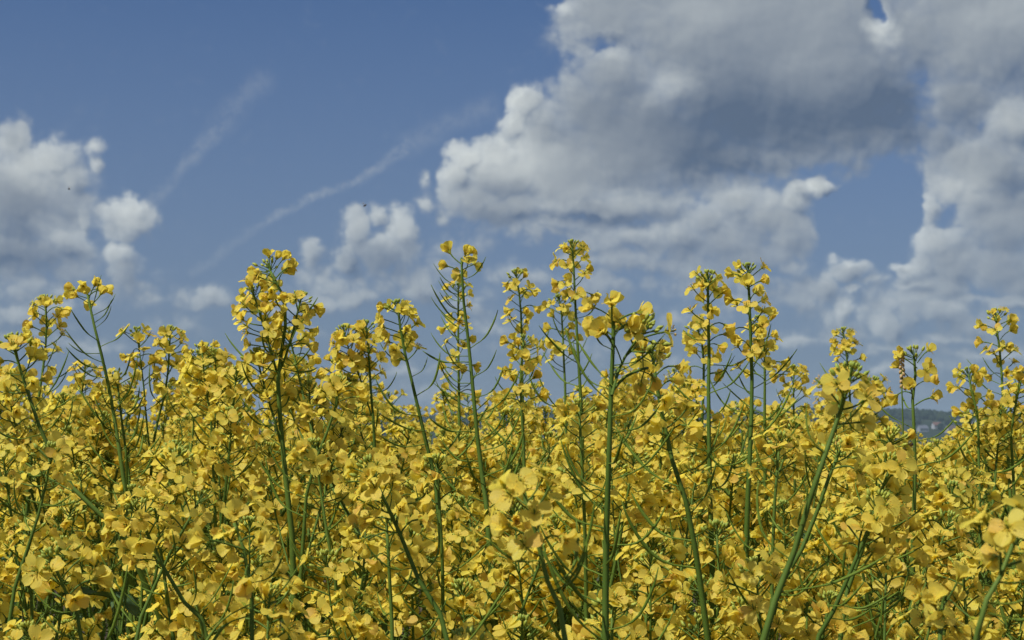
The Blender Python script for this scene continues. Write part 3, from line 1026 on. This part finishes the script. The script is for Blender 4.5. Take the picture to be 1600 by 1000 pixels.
LANDMARKS = [(957, 620, 'the thickest stem'), (735, 580, 'the bare podded stem'), (1107, 560, 'the upright pair'), (1170, 560, 'the upright pair'), (435, 560, 'the tall bushy plant'),
             (897, 500, 'the highest tip'), (640, 600, 'the leaning stem'), (575, 600, 'the broad double head'), (165, 600, 'the dark leaning stem'), (60, 600, 'the bent edge stem'),
             (255, 620, 'the twin heads'), (325, 620, 'the flat topped plant'), (1290, 720, 'the two big flowers'), (1429, 680, 'the crooked plant'), (1566, 600, 'the slender tall plant'),
             (1570, 900, 'the nearest large flowers'), (850, 880, 'the big flat flowers'), (640, 880, 'the bottom slanting stem'), (270, 910, 'the dark slanting stem'),
             (390, 920, 'the large amber flowers'), (1320, 910, 'the pale slanting stem'), (110, 760, 'the bent stem'), (1110, 850, 'the lower upright pair'), (1475, 950, 'the blurred corner flowers')]
CROP = []


def crop_label(px, py, d, plan):
    mx, my, name = min(LANDMARKS, key=lambda q: (q[0] - px) ** 2 + .6 * (q[1] - py) ** 2)
    heads = {1: 'one flower head', 2: 'two flower heads', 3: 'three flower heads', 4: 'four flower heads'}[len(plan)]
    dx, dy = px - mx, py - my
    if abs(dx) > 1.2 * abs(dy):
        where = ('well ' if abs(dx) > 55 else 'just ') + ('right of' if dx > 0 else 'left of')
    else:
        where = ('well ' if abs(dy) > 90 else 'just ') + ('below' if dy > 0 else 'above')
    size = 'near' if d < 1.5 else 'small' if d > 2.4 else 'medium'
    look = 'podded ' if sum(f['npod'] for _, f in plan) > 8 * len(plan) else ''
    return '%s %srapeseed plant with %s %s %s' % (size, look, heads, where, name)


def settle_labels():
    """crop plants that would share a label are told apart by their order"""
    byl = {}
    for e in CROP:
        byl.setdefault(e[1], []).append(e)
    for lb, es in byl.items():
        es.sort(key=lambda e: e[2])
        for k, (o, _, px, py) in enumerate(es):
            w = ''
            if len(es) > 1 and len(lb.split()) < 16:
                w = 'leftmost ' if k == 0 else 'rightmost ' if k == len(es) - 1 else 'middle ' if len(es) == 3 else 'second ' if k == 1 else ''
            o['label'] = w + lb


def crop_plant(rng, x, y, z_top, rows):
    lean = Vector((rng.gauss(.02, .085), rng.gauss(0, .07), 0))
    top = Vector((x, y, z_top))
    pts = [top, top + Vector((-lean.x * .4, -lean.y * .4, -.14)), top + Vector((-lean.x * 1.3, -lean.y * 1.3, -.40)), Vector((x - lean.x * 2.2, y - lean.y * 2.2, 0))]
    main = Path(pts)
    out = [(main, rng.choices(FORMS, WEIGHTS)[0])]
    for _ in range(rng.choice((1, 2, 2, 3, 3)) if y < 1.7 else rng.choice((1, 1, 2, 2, 3))):
        s = rng.uniform(.16, .34)
        p, t = main.at(s)
        a = rng.uniform(0, 6.28)
        rise = s * rng.uniform(.40 if y < 1.7 else .55, .98)
        ox = Vector((math.cos(a), math.sin(a), 0)) * rng.uniform(.05, .11)
        tip = p + ox + Vector((0, 0, rise))
        out.append((Path([tip, tip.lerp(p, .35) + ox * .22, p.lerp(tip, .2) + ox * .12, p]), rng.choices(FORMS, WEIGHTS)[0]))
    return out


HERO_LINES = []
for label, depth, stems, *_ in HEROES:
    for pts, _rc in stems[:1]:
        fine = [(a[0] + (b[0] - a[0]) * k / 6, a[1] + (b[1] - a[1]) * k / 6) for a, b in zip(pts, pts[1:]) for k in range(6)]
        HERO_LINES.append((depth, fine[8:]))


def hides_a_stem(path, d):
    """would this head stand right in front of a stem that the photograph shows clear?"""
    for s in (0.0, .04, .08):
        px, py = pixel(path.at(s)[0])
        for depth, line in HERO_LINES:
            if d < depth and any(abs(px - x) < 26 / d and abs(py - y) < 24 for x, y in line):
                return True
    return False


rng = random.Random(7)
N_CROP, N_FRONT = 300 - len(HEROES), 26
count = tries = 0
taken = []
while count < N_CROP + N_FRONT and tries < 60000:
    tries += 1
    front = count >= N_CROP
    d = rng.uniform(1.15, 1.75) if front else .92 + (2.95 - .92) * rng.random() ** .70
    x = rng.uniform(-1, 1) * (.345 * d + .02)
    z = CAM_Z + (rng.gauss(.0, .07) if d < 1.5 else rng.gauss(.15, .05) if rng.random() < .58 else rng.gauss(-.01, .06))
    if d < 1.3:
        z = CAM_Z - rng.uniform(.04, .16)
    if front:
        z = CAM_Z - rng.uniform(.04, .20)
    if any((x - a) ** 2 + (d - b) ** 2 < (.035 if front else .052) ** 2 for a, b in taken):
        continue
    plan = crop_plant(rng, x, d, z, None)
    ok = True
    for path, _ in plan:
        px, py = pixel(path.p[0])
        lim = skyline(px) + 4 + 20 / d
        if d < 1.25:
            lim = max(lim, 790)
        elif d < 1.5:
            lim = max(lim, 670)
        if py < lim:
            ok = False
    if not ok:
        continue
    if d < 1.62 and any(hides_a_stem(q, d) for q, _ in plan) and rng.random() < .9:
        continue
    px, py = pixel(plan[0][0].p[0])
    if front and not 790 < py < 1010:
        continue
    if py > 1060 or (py > 900 and rng.random() < .10):
        continue
    if d < 2.2 and any(((pixel(q.p[0])[0] - 165) / 80) ** 2 + ((pixel(q.p[0])[1] - 915) / 42) ** 2 < 1 for q, _ in plan):
        continue                                   # the dark gap with the broad leaf
    taken.append((x, d))
    count += 1
    root = bpy.data.objects.new('rapeseed_plant', None)
    root.empty_display_size = .05
    link(root)
    base = plan[0][0].p[-1]
    origin = Vector((base.x, base.y, 0))
    root.location = origin
    lb = crop_label(px, py, d, plan)
    tag(root, lb, 'rapeseed plant', MASS)
    CROP.append((root, lb, px, py))
    for i, (path, form) in enumerate(plan):
        k = rng.uniform(.7, .95) * (1.0 if i == 0 else .7)
        part('stem' if i == 0 else 'branch', stem_mesh(path, origin, .00115 * k, .0066 * k, .0050 * k, sides=5), root)
        put_raceme(root, path, origin, raceme_plan(rng, **(dict(form, nf=int(form['nf'] * .9)) if d < 1.6 else form)), d < 1.28)
    for k in range(2):
        part('leaf', LEAF_MESH[rng.randrange(6)], root, frame_on(plan[0][0], rng.uniform(.30, .6), rng.uniform(0, 6.28), origin, rng.uniform(.45, .85)))
    part('leaf', BROAD_MESH[rng.randrange(4)], root, frame_on(plan[0][0], rng.uniform(.65, .95), rng.uniform(0, 6.28), origin, rng.uniform(.7, 1.1)))
settle_labels()
print('crop plants', count, 'tries', tries)

# ------------------------------------------------------------------ the rest of the field: one mass of the same plants
def plant_geo(seed, nrac, spread):
    r = random.Random(seed)
    g = Geo()
    for k in range(nrac):
        a = r.uniform(0, 6.28)
        rad = spread * math.sqrt(r.random()) if nrac > 1 else 0
        tip = Vector((math.cos(a) * rad, math.sin(a) * rad, -abs(r.gauss(0, .06)) if k else 0))
        foot = Vector((math.cos(a) * rad * .4, math.sin(a) * rad * .4, -.62))
        p = Path([tip, tip.lerp(foot, .3) + Vector((r.gauss(0, .008), r.gauss(0, .008), 0)), foot])
        pts, rd = p.stem(.0011, .006, .0045, 5)
        tube(g, pts[::-1], rd[::-1], STEM, 4)
        merge_raceme(g, p, raceme_plan(r, **r.choices(FORMS, WEIGHTS)[0]))
        if k % 2 == 0:
            g.merge(LEAVES[r.randrange(6)], frame_on(p, r.uniform(.2, .45), r.uniform(0, 6.28), Vector((0, 0, 0)), 1.0))
    return g


SOURCES = []
for i in range(7):
    SOURCES.append(bpy.data.objects.new('rapeseed', plant_geo(1000 + i, 3, .085).mesh('rapeseed')))
for i in range(3):
    SOURCES.append(bpy.data.objects.new('rapeseed', plant_geo(1100 + i, 14, .30).mesh('rapeseed')))

pts_, rot_, idx_, scl_ = [], [], [], []
rng = random.Random(21)


def scatter(d0, d1, per_m2, clump, half=.40, extra=.5):
    area_f = lambda d: half * d * d + 2 * 0 + extra * 2 * d
    n = int((area_f(d1) - area_f(d0)) * per_m2)
    for _ in range(n):
        while True:
            d = math.sqrt(rng.uniform(d0 * d0, d1 * d1))
            x = rng.uniform(-1, 1) * (half * d1 + extra)
            if abs(x) < half * d + extra:
                break
        z = CAM_Z + rng.gauss(.01 if d < 4.5 else -.04, .065) + (.02 if clump else 0)
        if d < 2.95 and abs(x) < .345 * d + .06:
            continue
        if d < 2.95 and abs(x) < .36 * d + .14:
            z = min(z, CAM_Z - .05)
        px, py = pixel((x, d, z))
        lim = skyline(px) + 14 + 26 / d
        if -60 < px < 1660 and py < lim:
            z -= (lim - py) * d / F_PX + rng.uniform(0, .05)
        if d > 9:
            z = min(z, CAM_Z - .012 - .0006 * d)
        pts_.append((x, d, z)); rot_.append((rng.gauss(0, .06), rng.gauss(0, .06), rng.uniform(0, 6.283)))
        idx_.append(7 + rng.randrange(3) if clump else rng.randrange(7)); scl_.append(rng.uniform(.9, 1.12))


scatter(.5, 2.95, 26, False)
scatter(2.95, 7.0, 30, False)
scatter(7.0, 16.0, 6, True)
scatter(16.0, 60.0, 2.2, True, extra=1.0)
scatter(60.0, 160.0, .35, True, extra=2.0)
print('mass instances', len(pts_))
me = bpy.data.meshes.new('rapeseed_field')
me.from_pydata(pts_, [], [])
a = me.attributes.new('turn', 'FLOAT_VECTOR', 'POINT'); a.data.foreach_set('vector', np.array(rot_).ravel())
a = me.attributes.new('which', 'INT', 'POINT'); a.data.foreach_set('value', idx_)
a = me.attributes.new('grow', 'FLOAT', 'POINT'); a.data.foreach_set('value', scl_)
field_ob = bpy.data.objects.new('rapeseed_field', me)
link(field_ob)
tag(field_ob, 'mass of yellow flowering rapeseed stretching back to the horizon behind the front plants', 'rapeseed field', None, 'stuff')
ng = bpy.data.node_groups.new('rapeseed_field', 'GeometryNodeTree')
ng.interface.new_socket('Geometry', in_out='INPUT', socket_type='NodeSocketGeometry')
ng.interface.new_socket('Geometry', in_out='OUTPUT', socket_type='NodeSocketGeometry')
N = ng.nodes
gi, go = N.new('NodeGroupInput'), N.new('NodeGroupOutput')
jn = N.new('GeometryNodeJoinGeometry')
for o in reversed(SOURCES):
    oi = N.new('GeometryNodeObjectInfo')
    oi.inputs['Object'].default_value = o
    oi.inputs['As Instance'].default_value = True
    ng.links.new(oi.outputs['Geometry'], jn.inputs[0])
iop = N.new('GeometryNodeInstanceOnPoints')
iop.inputs['Pick Instance'].default_value = True


def named(name, typ):
    nd = N.new('GeometryNodeInputNamedAttribute')
    nd.data_type = typ
    nd.inputs['Name'].default_value = name
    return next(s for s in nd.outputs if s.enabled and s.name == 'Attribute')


ng.links.new(gi.outputs[0], iop.inputs['Points'])
ng.links.new(jn.outputs[0], iop.inputs['Instance'])
ng.links.new(named('which', 'INT'), iop.inputs['Instance Index'])
e2r = N.new('FunctionNodeEulerToRotation')
ng.links.new(named('turn', 'FLOAT_VECTOR'), e2r.inputs[0])
ng.links.new(e2r.outputs[0], iop.inputs['Rotation'])
ng.links.new(named('grow', 'FLOAT'), iop.inputs['Scale'])
ng.links.new(iop.outputs[0], go.inputs[0])
md = field_ob.modifiers.new('rapeseed_field', 'NODES')
md.node_group = ng
# ------------------------------------------------------------------ ground, hill, wood, village
def simple_mesh(name, v, f, mats, mi=None, smooth=False):
    me = bpy.data.meshes.new(name)
    me.from_pydata([tuple(p) for p in v], [], f)
    for m in mats:
        me.materials.append(m)
    if mi is not None:
        me.polygons.foreach_set('material_index', mi)
    if smooth:
        me.polygons.foreach_set('use_smooth', [True] * len(f))
    me.update()
    return me


m_soil, t, out = material('soil')
tc_ = t.n('ShaderNodeTexCoord')
n1 = t.noise(tc_.outputs['Object'], 9.0, 8.0, .65)
# past the sown field the plain is meadow and bare earth
sep = t.n('ShaderNodeSeparateXYZ'); t.t.links.new(tc_.outputs['Object'], sep.inputs[0])
far = t.ramp(sep.outputs[1], 150.0, 260.0)
earth = t.mix(n1, (0.055, 0.042, 0.028, 1), (0.12, 0.095, 0.065, 1))
mead = t.mix(t.ramp(t.noise(tc_.outputs['Object'], .006, 4.0, .6), .4, .6), (0.014, 0.023, 0.012, 1), (0.028, 0.036, 0.018, 1))
bp = t.n('ShaderNodeBump'); bp.inputs['Strength'].default_value = .8; bp.inputs['Distance'].default_value = .03
t.put(bp.inputs['Height'], n1)
t.t.links.new(principled(t, t.mix(far, earth, mead), .9, .1, bp.outputs[0]), out.inputs[0])

g = 60
xs = np.sign(np.linspace(-1, 1, g)) * np.abs(np.linspace(-1, 1, g)) ** 3 * 9000
v = [(x, y + 0.0, 0.0) for y in xs for x in xs]
ground = bpy.data.objects.new('ground', simple_mesh('ground', v, grid_faces(g, g), [m_soil]))
link(ground)
tag(ground, 'dark soil of the rapeseed field and meadow plain beyond', 'ground', None, 'structure')

rng = random.Random(5)
np.random.seed(3)


def hill_h(x, y):
    """height of the wooded rise on the far side of the plain"""
    k = min(1.0, max(0.0, (y - 1500.0) / 1000.0)); k = k * k * (3 - 2 * k)
    ridge = 51 + 7 * math.sin(x / 260.0 + .6) + 4 * math.sin(x / 97.0 + 2.0) + 9 * math.sin(x / 900.0 - .4)
    back = max(0.0, (y - 2500.0) / 2500.0)
    return k * ridge * (1 - .5 * min(1, back)) - .2


m_hill, t, out = material('hillside')
tc_ = t.n('ShaderNodeTexCoord')
f = t.noise(tc_.outputs['Object'], .012, 5.0, .6)
t.t.links.new(principled(t, t.mix(t.ramp(f, .4, .62), (0.012, 0.021, 0.012, 1), (0.024, 0.033, 0.018, 1)), .9, .1), out.inputs[0])
hx, hy = np.linspace(-3200, 3200, 130), np.linspace(1450, 4500, 40)
v = [(x, y, hill_h(x, y)) for y in hy for x in hx]
hill = bpy.data.objects.new('hill', simple_mesh('hill', v, grid_faces(40, 130), [m_hill], smooth=True))
link(hill)
tag(hill, 'low dark hill along the horizon behind the field', 'hill', None, 'structure')

m_wood, t, out = material('wood')
geo_ = t.n('ShaderNodeNewGeometry'); tc_ = t.n('ShaderNodeTexCoord')
r1 = geo_.outputs['Random Per Island']
base = t.mix(r1, (0.009, 0.018, 0.010, 1), (0.022, 0.033, 0.015, 1))
leafy(t, out, base, (0.06, 0.10, 0.02, 1), .15, .8, .1)
# crowns of the far wood: lumpy little domes
phi = (1 + 5 ** .5) / 2
ico = np.array([(-1, phi, 0), (1, phi, 0), (-1, -phi, 0), (1, -phi, 0), (0, -1, phi), (0, 1, phi), (0, -1, -phi), (0, 1, -phi), (phi, 0, -1), (phi, 0, 1), (-phi, 0, -1), (-phi, 0, 1)]) / math.sqrt(1 + phi * phi)
icof = [(0, 11, 5), (0, 5, 1), (0, 1, 7), (0, 7, 10), (0, 10, 11), (1, 5, 9), (5, 11, 4), (11, 10, 2), (10, 7, 6), (7, 1, 8), (3, 9, 4), (3, 4, 2), (3, 2, 6), (3, 6, 8), (3, 8, 9), (4, 9, 5), (2, 4, 11), (6, 2, 10), (8, 6, 7), (9, 8, 1)]
V, Fc, n = [], [], 0
for _ in range(6500):
    x, y = rng.uniform(-1150, 1150), 1900 + 700 * rng.random() ** .6
    if 230 < x * 2200 / y < 700 and y < 2180 and rng.random() < .8:
        continue                                   # the village stands in the open
    if rng.random() < .25 * (1 + math.sin(x / 60.0) * math.sin(y / 45.0)) and y < 2350:
        continue
    s = rng.uniform(3.2, 6.5)
    q = ico * (1 + np.random.uniform(-.22, .22, (12, 1))) * np.array([s, s, s * rng.uniform(.9, 1.4)])
    V.append(q + np.array([x, y, hill_h(x, y) + s * .8]))
    Fc += [(a + n, b + n, c + n) for a, b, c in icof]
    n += 12
wood = bpy.data.objects.new('woods', simple_mesh('woods', np.concatenate(V), Fc, [m_wood]))
link(wood)
tag(wood, 'far dark wood covering the hill on the horizon', 'wood', None, 'stuff')


def plain(name, c, rough=.8, spec=.2, scale=1.0, var=.15):
    m, t, out = material(name)
    tc_ = t.n('ShaderNodeTexCoord')
    c2 = tuple(x * (1 - var) for x in c[:3]) + (1,)
    t.t.links.new(principled(t, t.mix(t.noise(tc_.outputs['Object'], scale, 5.0, .6), c2, c), rough, spec), out.inputs[0])
    return m


m_wall = [plain('wall_white', (.30, .31, .33, 1)), plain('wall_cream', (.27, .25, .23, 1)), plain('wall_grey', (.22, .24, .28, 1))]
m_roof = [plain('roof_red', (.13, .07, .06, 1)), plain('roof_grey', (.10, .11, .14, 1)), plain('roof_brown', (.10, .07, .06, 1))]
m_pane = plain('window_pane', (.05, .06, .08, 1), .2, .5)


def box(v, f, x0, x1, y0, y1, z0, z1):
    n = len(v)
    v += [(x0, y0, z0), (x1, y0, z0), (x1, y1, z0), (x0, y1, z0), (x0, y0, z1), (x1, y0, z1), (x1, y1, z1), (x0, y1, z1)]
    f += [tuple(n + i for i in q) for q in ((0, 1, 5, 4), (1, 2, 6, 5), (2, 3, 7, 6), (3, 0, 4, 7), (4, 5, 6, 7), (3, 2, 1, 0))]


def house(px, py, d, w, dp, h, rise, wall, roof, label):
    x = (px - 800) / F_PX * d
    z = max(hill_h(x, d), 0) - .5
    root = bpy.data.objects.new('house', None); link(root)
    root.location = (x, d, z); root.rotation_euler = (0, 0, rng.uniform(-.5, .5))
    tag(root, label, 'house', 'houses of the far village')
    v, f = [], []
    box(v, f, -w / 2, w / 2, -dp / 2, dp / 2, 0, h)
    n = len(v)
    v += [(-w / 2, 0, h + rise * .96), (w / 2, 0, h + rise * .96)]
    f += [(n - 4, n, n - 1), (n - 3, n - 2, n + 1)]
    part('wall', simple_mesh('wall', v, f, [m_wall[wall]]), root)
    o = .5
    v = [(-w / 2 - o, -dp / 2 - o, h - .3), (w / 2 + o, -dp / 2 - o, h - .3), (w / 2 + o, 0, h + rise), (-w / 2 - o, 0, h + rise), (w / 2 + o, dp / 2 + o, h - .3), (-w / 2 - o, dp / 2 + o, h - .3)]
    v += [(a, b, c + .3) for a, b, c in v]
    f = [(0, 1, 2, 3), (3, 2, 4, 5), (6, 9, 8, 7), (9, 11, 10, 8), (0, 6, 7, 1), (5, 4, 10, 11), (1, 7, 8, 2), (2, 8, 10, 4), (0, 3, 9, 6), (3, 5, 11, 9)]
    rf = part('roof', simple_mesh('roof', v, f, [m_roof[roof]]), root)
    v, f = [], []
    box(v, f, w * .18, w * .18 + .8, -.4, .4, h + rise * .6, h + rise + 1.2)
    part('chimney', simple_mesh('chimney', v, f, [m_wall[2]]), rf)
    for k in range(3):
        v, f = [], []
        cx = (k - 1) * w * .3
        box(v, f, cx - .6, cx + .6, -dp / 2 - .06, -dp / 2 + .05, 1.2, 2.7)
        part('window', simple_mesh('window', v, f, [m_pane]), root)


HOUSES = [(1440, 1960, 12, 9, 4.5, 4, 2, 1, 'far grey house with slate roof, leftmost of the village'),
          (1462, 2010, 11, 8, 5, 4, 0, 0, 'far white house with red roof beside the grey leftmost house'),
          (1484, 1940, 13, 9, 5, 4.5, 1, 2, 'far cream house with brown roof in the village middle'),
          (1499, 2060, 12, 9, 6, 4, 0, 1, 'far tall white house with slate roof, highest up the village slope'),
          (1512, 1980, 14, 9, 5, 4, 2, 0, 'far grey house with red roof right of the cream house'),
          (1527, 2090, 11, 9, 5, 4, 0, 1, 'far white house with slate roof under the tall slender plant'),
          (1543, 1990, 12, 8, 5, 4, 1, 0, 'far cream house with red roof, rightmost of the village')]
for (px, d, w, dp, h, rise, wl, rf, lb) in HOUSES:
    house(px, 0, d, w, dp, h, rise, wl, rf, lb)

# ------------------------------------------------------------------ insects and a dry grass ear
m_dark = plain('insect_dark', (.030, .024, .018, 1), .45, .4, 900.0)
m_fur = plain('insect_fur', (.16, .075, .022, 1), .8, .2, 900.0, .5)
m_wing, t, out = material('insect_wing')
tr, tp, mx = t.n('ShaderNodeBsdfTranslucent'), t.n('ShaderNodeBsdfTransparent'), t.n('ShaderNodeMixShader')
tr.inputs[0].default_value = (.35, .33, .30, 1)
mx.inputs[0].default_value = .45
t.t.links.new(tr.outputs[0], mx.inputs[1]); t.t.links.new(tp.outputs[0], mx.inputs[2]); t.t.links.new(mx.outputs[0], out.inputs[0])


def insect(name, loc, L, heading, pitch, label, cat, fur, wing_up):
    root = bpy.data.objects.new(name, None); root.empty_display_size = .005; link(root)
    root.matrix_basis = Matrix.Translation(loc) @ Matrix.Rotation(heading, 4, 'Z') @ Matrix.Rotation(pitch, 4, 'Y')
    tag(root, label, cat)
    # head, chest and abdomen as one lathed body along +X
    prof = [(-.5, .02), (-.42, .10), (-.28, .165), (-.12, .16), (-.02, .09), (.06, .16), (.16, .18), (.26, .13), (.31, .08), (.37, .115), (.45, .10), (.5, .02)]
    v, f = [], []
    S = 10
    for x, r in prof:
        for k in range(S):
            a = 2 * math.pi * k / S
            v.append((x * L, math.cos(a) * r * L, math.sin(a) * r * L - (.05 * L if x < -.1 else 0)))
    f = grid_faces(len(prof), S, True)
    mi = [1 if fur and 4 <= i // S <= 7 else (1 if fur and (i // S) % 2 == 1 and i // S < 4 else 0) for i in range(len(f))]
    part('body', simple_mesh('body', v, f, [m_dark, m_fur], mi, True), root)
    for s in (-1, 1):
        w = []
        for x, y in ((.12, 0), (.16, .22), (.08, .55), (-.10, .72), (-.26, .62), (-.20, .30), (.02, .02)):
            w.append((x * L, s * y * L * math.cos(wing_up), .17 * L + y * L * math.sin(wing_up)))
        part('wing', simple_mesh('wing', w, [tuple(range(7))], [m_wing]), root)
    for s in (-1, 1):
        for x in (.05, .15, .24):
            g_ = Geo()
            tube(g_, [(x * L, s * .10 * L, -.08 * L), (x * L * 1.2, s * .30 * L, -.16 * L), (x * L * 1.1 - .05 * L, s * .36 * L, -.36 * L)], [.02 * L, .016 * L, .01 * L], 0, 4)
            me_ = simple_mesh('leg', np.concatenate(g_.v), g_.f, [m_dark])
            part('leg', me_, root)


insect('flying_insect', at(570, 321, 2.6), .0075, 2.5, .4, 'tiny dark insect flying in the blue sky above the small middle clouds', 'insect', False, .7)
insect('flying_insect', at(108, 295, 3.2), .0070, 1.0, .2, 'tiny dark insect flying before the white cloud at the far left', 'insect', False, .9)
insect('bee', at(1419, 697, 1.40), .0125, .5, -.35, 'brown and black bee resting among flowers beside the crooked plant', 'bee', True, .25)
insect('beetle', at(453, 503, 1.47), .0040, 1.2, .6, 'tiny black beetle sitting on a flower of the tall bushy plant', 'beetle', False, .05)

m_straw = green_material('straw', (.50, .34, .15, 1), (.62, .44, .22, 1), (.5, .36, .15, 1), 300.0)
MATS.append(m_straw)
root = bpy.data.objects.new('grass_stalk', None); root.empty_display_size = .05; link(root)
tip, foot = at(1411, 604, 1.44), at(1411, 668, 1.44)
root.location = (foot.x, foot.y, 0)
tag(root, 'dry brown ear of grass on a thin stalk left of the crooked plant', 'grass stalk')
o0 = Vector((foot.x, foot.y, 0))
pth = Path([tip, foot, Vector((foot.x + .01, foot.y, .6)), Vector((foot.x, foot.y, 0))])
g_ = Geo(); pp, rr = pth.stem(.0006, .001, .0012)
tube(g_, [p - o0 for p in pp][::-1], rr[::-1], POD, 4)
part('stalk', g_.mesh('stalk'), root)
for k in range(16):
    g_ = Geo()
    p, tdir = pth.at(.001 + k * .0022)
    w = k * math.pi + .4 * math.sin(k)
    spindle(g_, p - o0, tdir + Vector((math.cos(w) * .55, .3 * math.sin(k * 2.1), 0)), .0058, .0016, 7, 5, 4)
    part('spikelet', g_.mesh('spikelet'), root)

# a broad bluish leaf that shows in the gap at the lower left
root = bpy.data.objects.new('rapeseed_plant', None); root.empty_display_size = .05; link(root)
c = at(150, 925, 1.45)
root.location = (c.x + .03, c.y, 0)
tag(root, 'broad blue green rapeseed leaf showing in the dark gap at the lower left', 'rapeseed plant')
pth = Path([c + Vector((.04, 0, -.02)), c + Vector((.035, 0, -.3)), Vector((c.x + .03, c.y, 0))])
part('stem', stem_mesh(pth, root.location, .0014, .006, .005), root)
part('leaf', BROAD_MESH[1], root, frame_on(pth, .005, math.pi, root.location, .42))

# ------------------------------------------------------------------ the hazy air
m_haze, t, out = material('haze')
vol = t.n('ShaderNodeVolumePrincipled')
vol.inputs['Color'].default_value = (.60, .82, 1.0, 1)
vol.inputs['Density'].default_value = 0.00010
t.t.links.new(vol.outputs[0], out.inputs['Volume'])
v, f = [], []
box(v, f, -9500, 9500, -9500, 9500, -1.2, 85)
haze = bpy.data.objects.new('haze', simple_mesh('haze', v, f, [m_haze]))
link(haze)
tag(haze, 'thin bluish haze over the plain and the far hill', 'haze', None, 'stuff')

COL.children.link(HOLD)
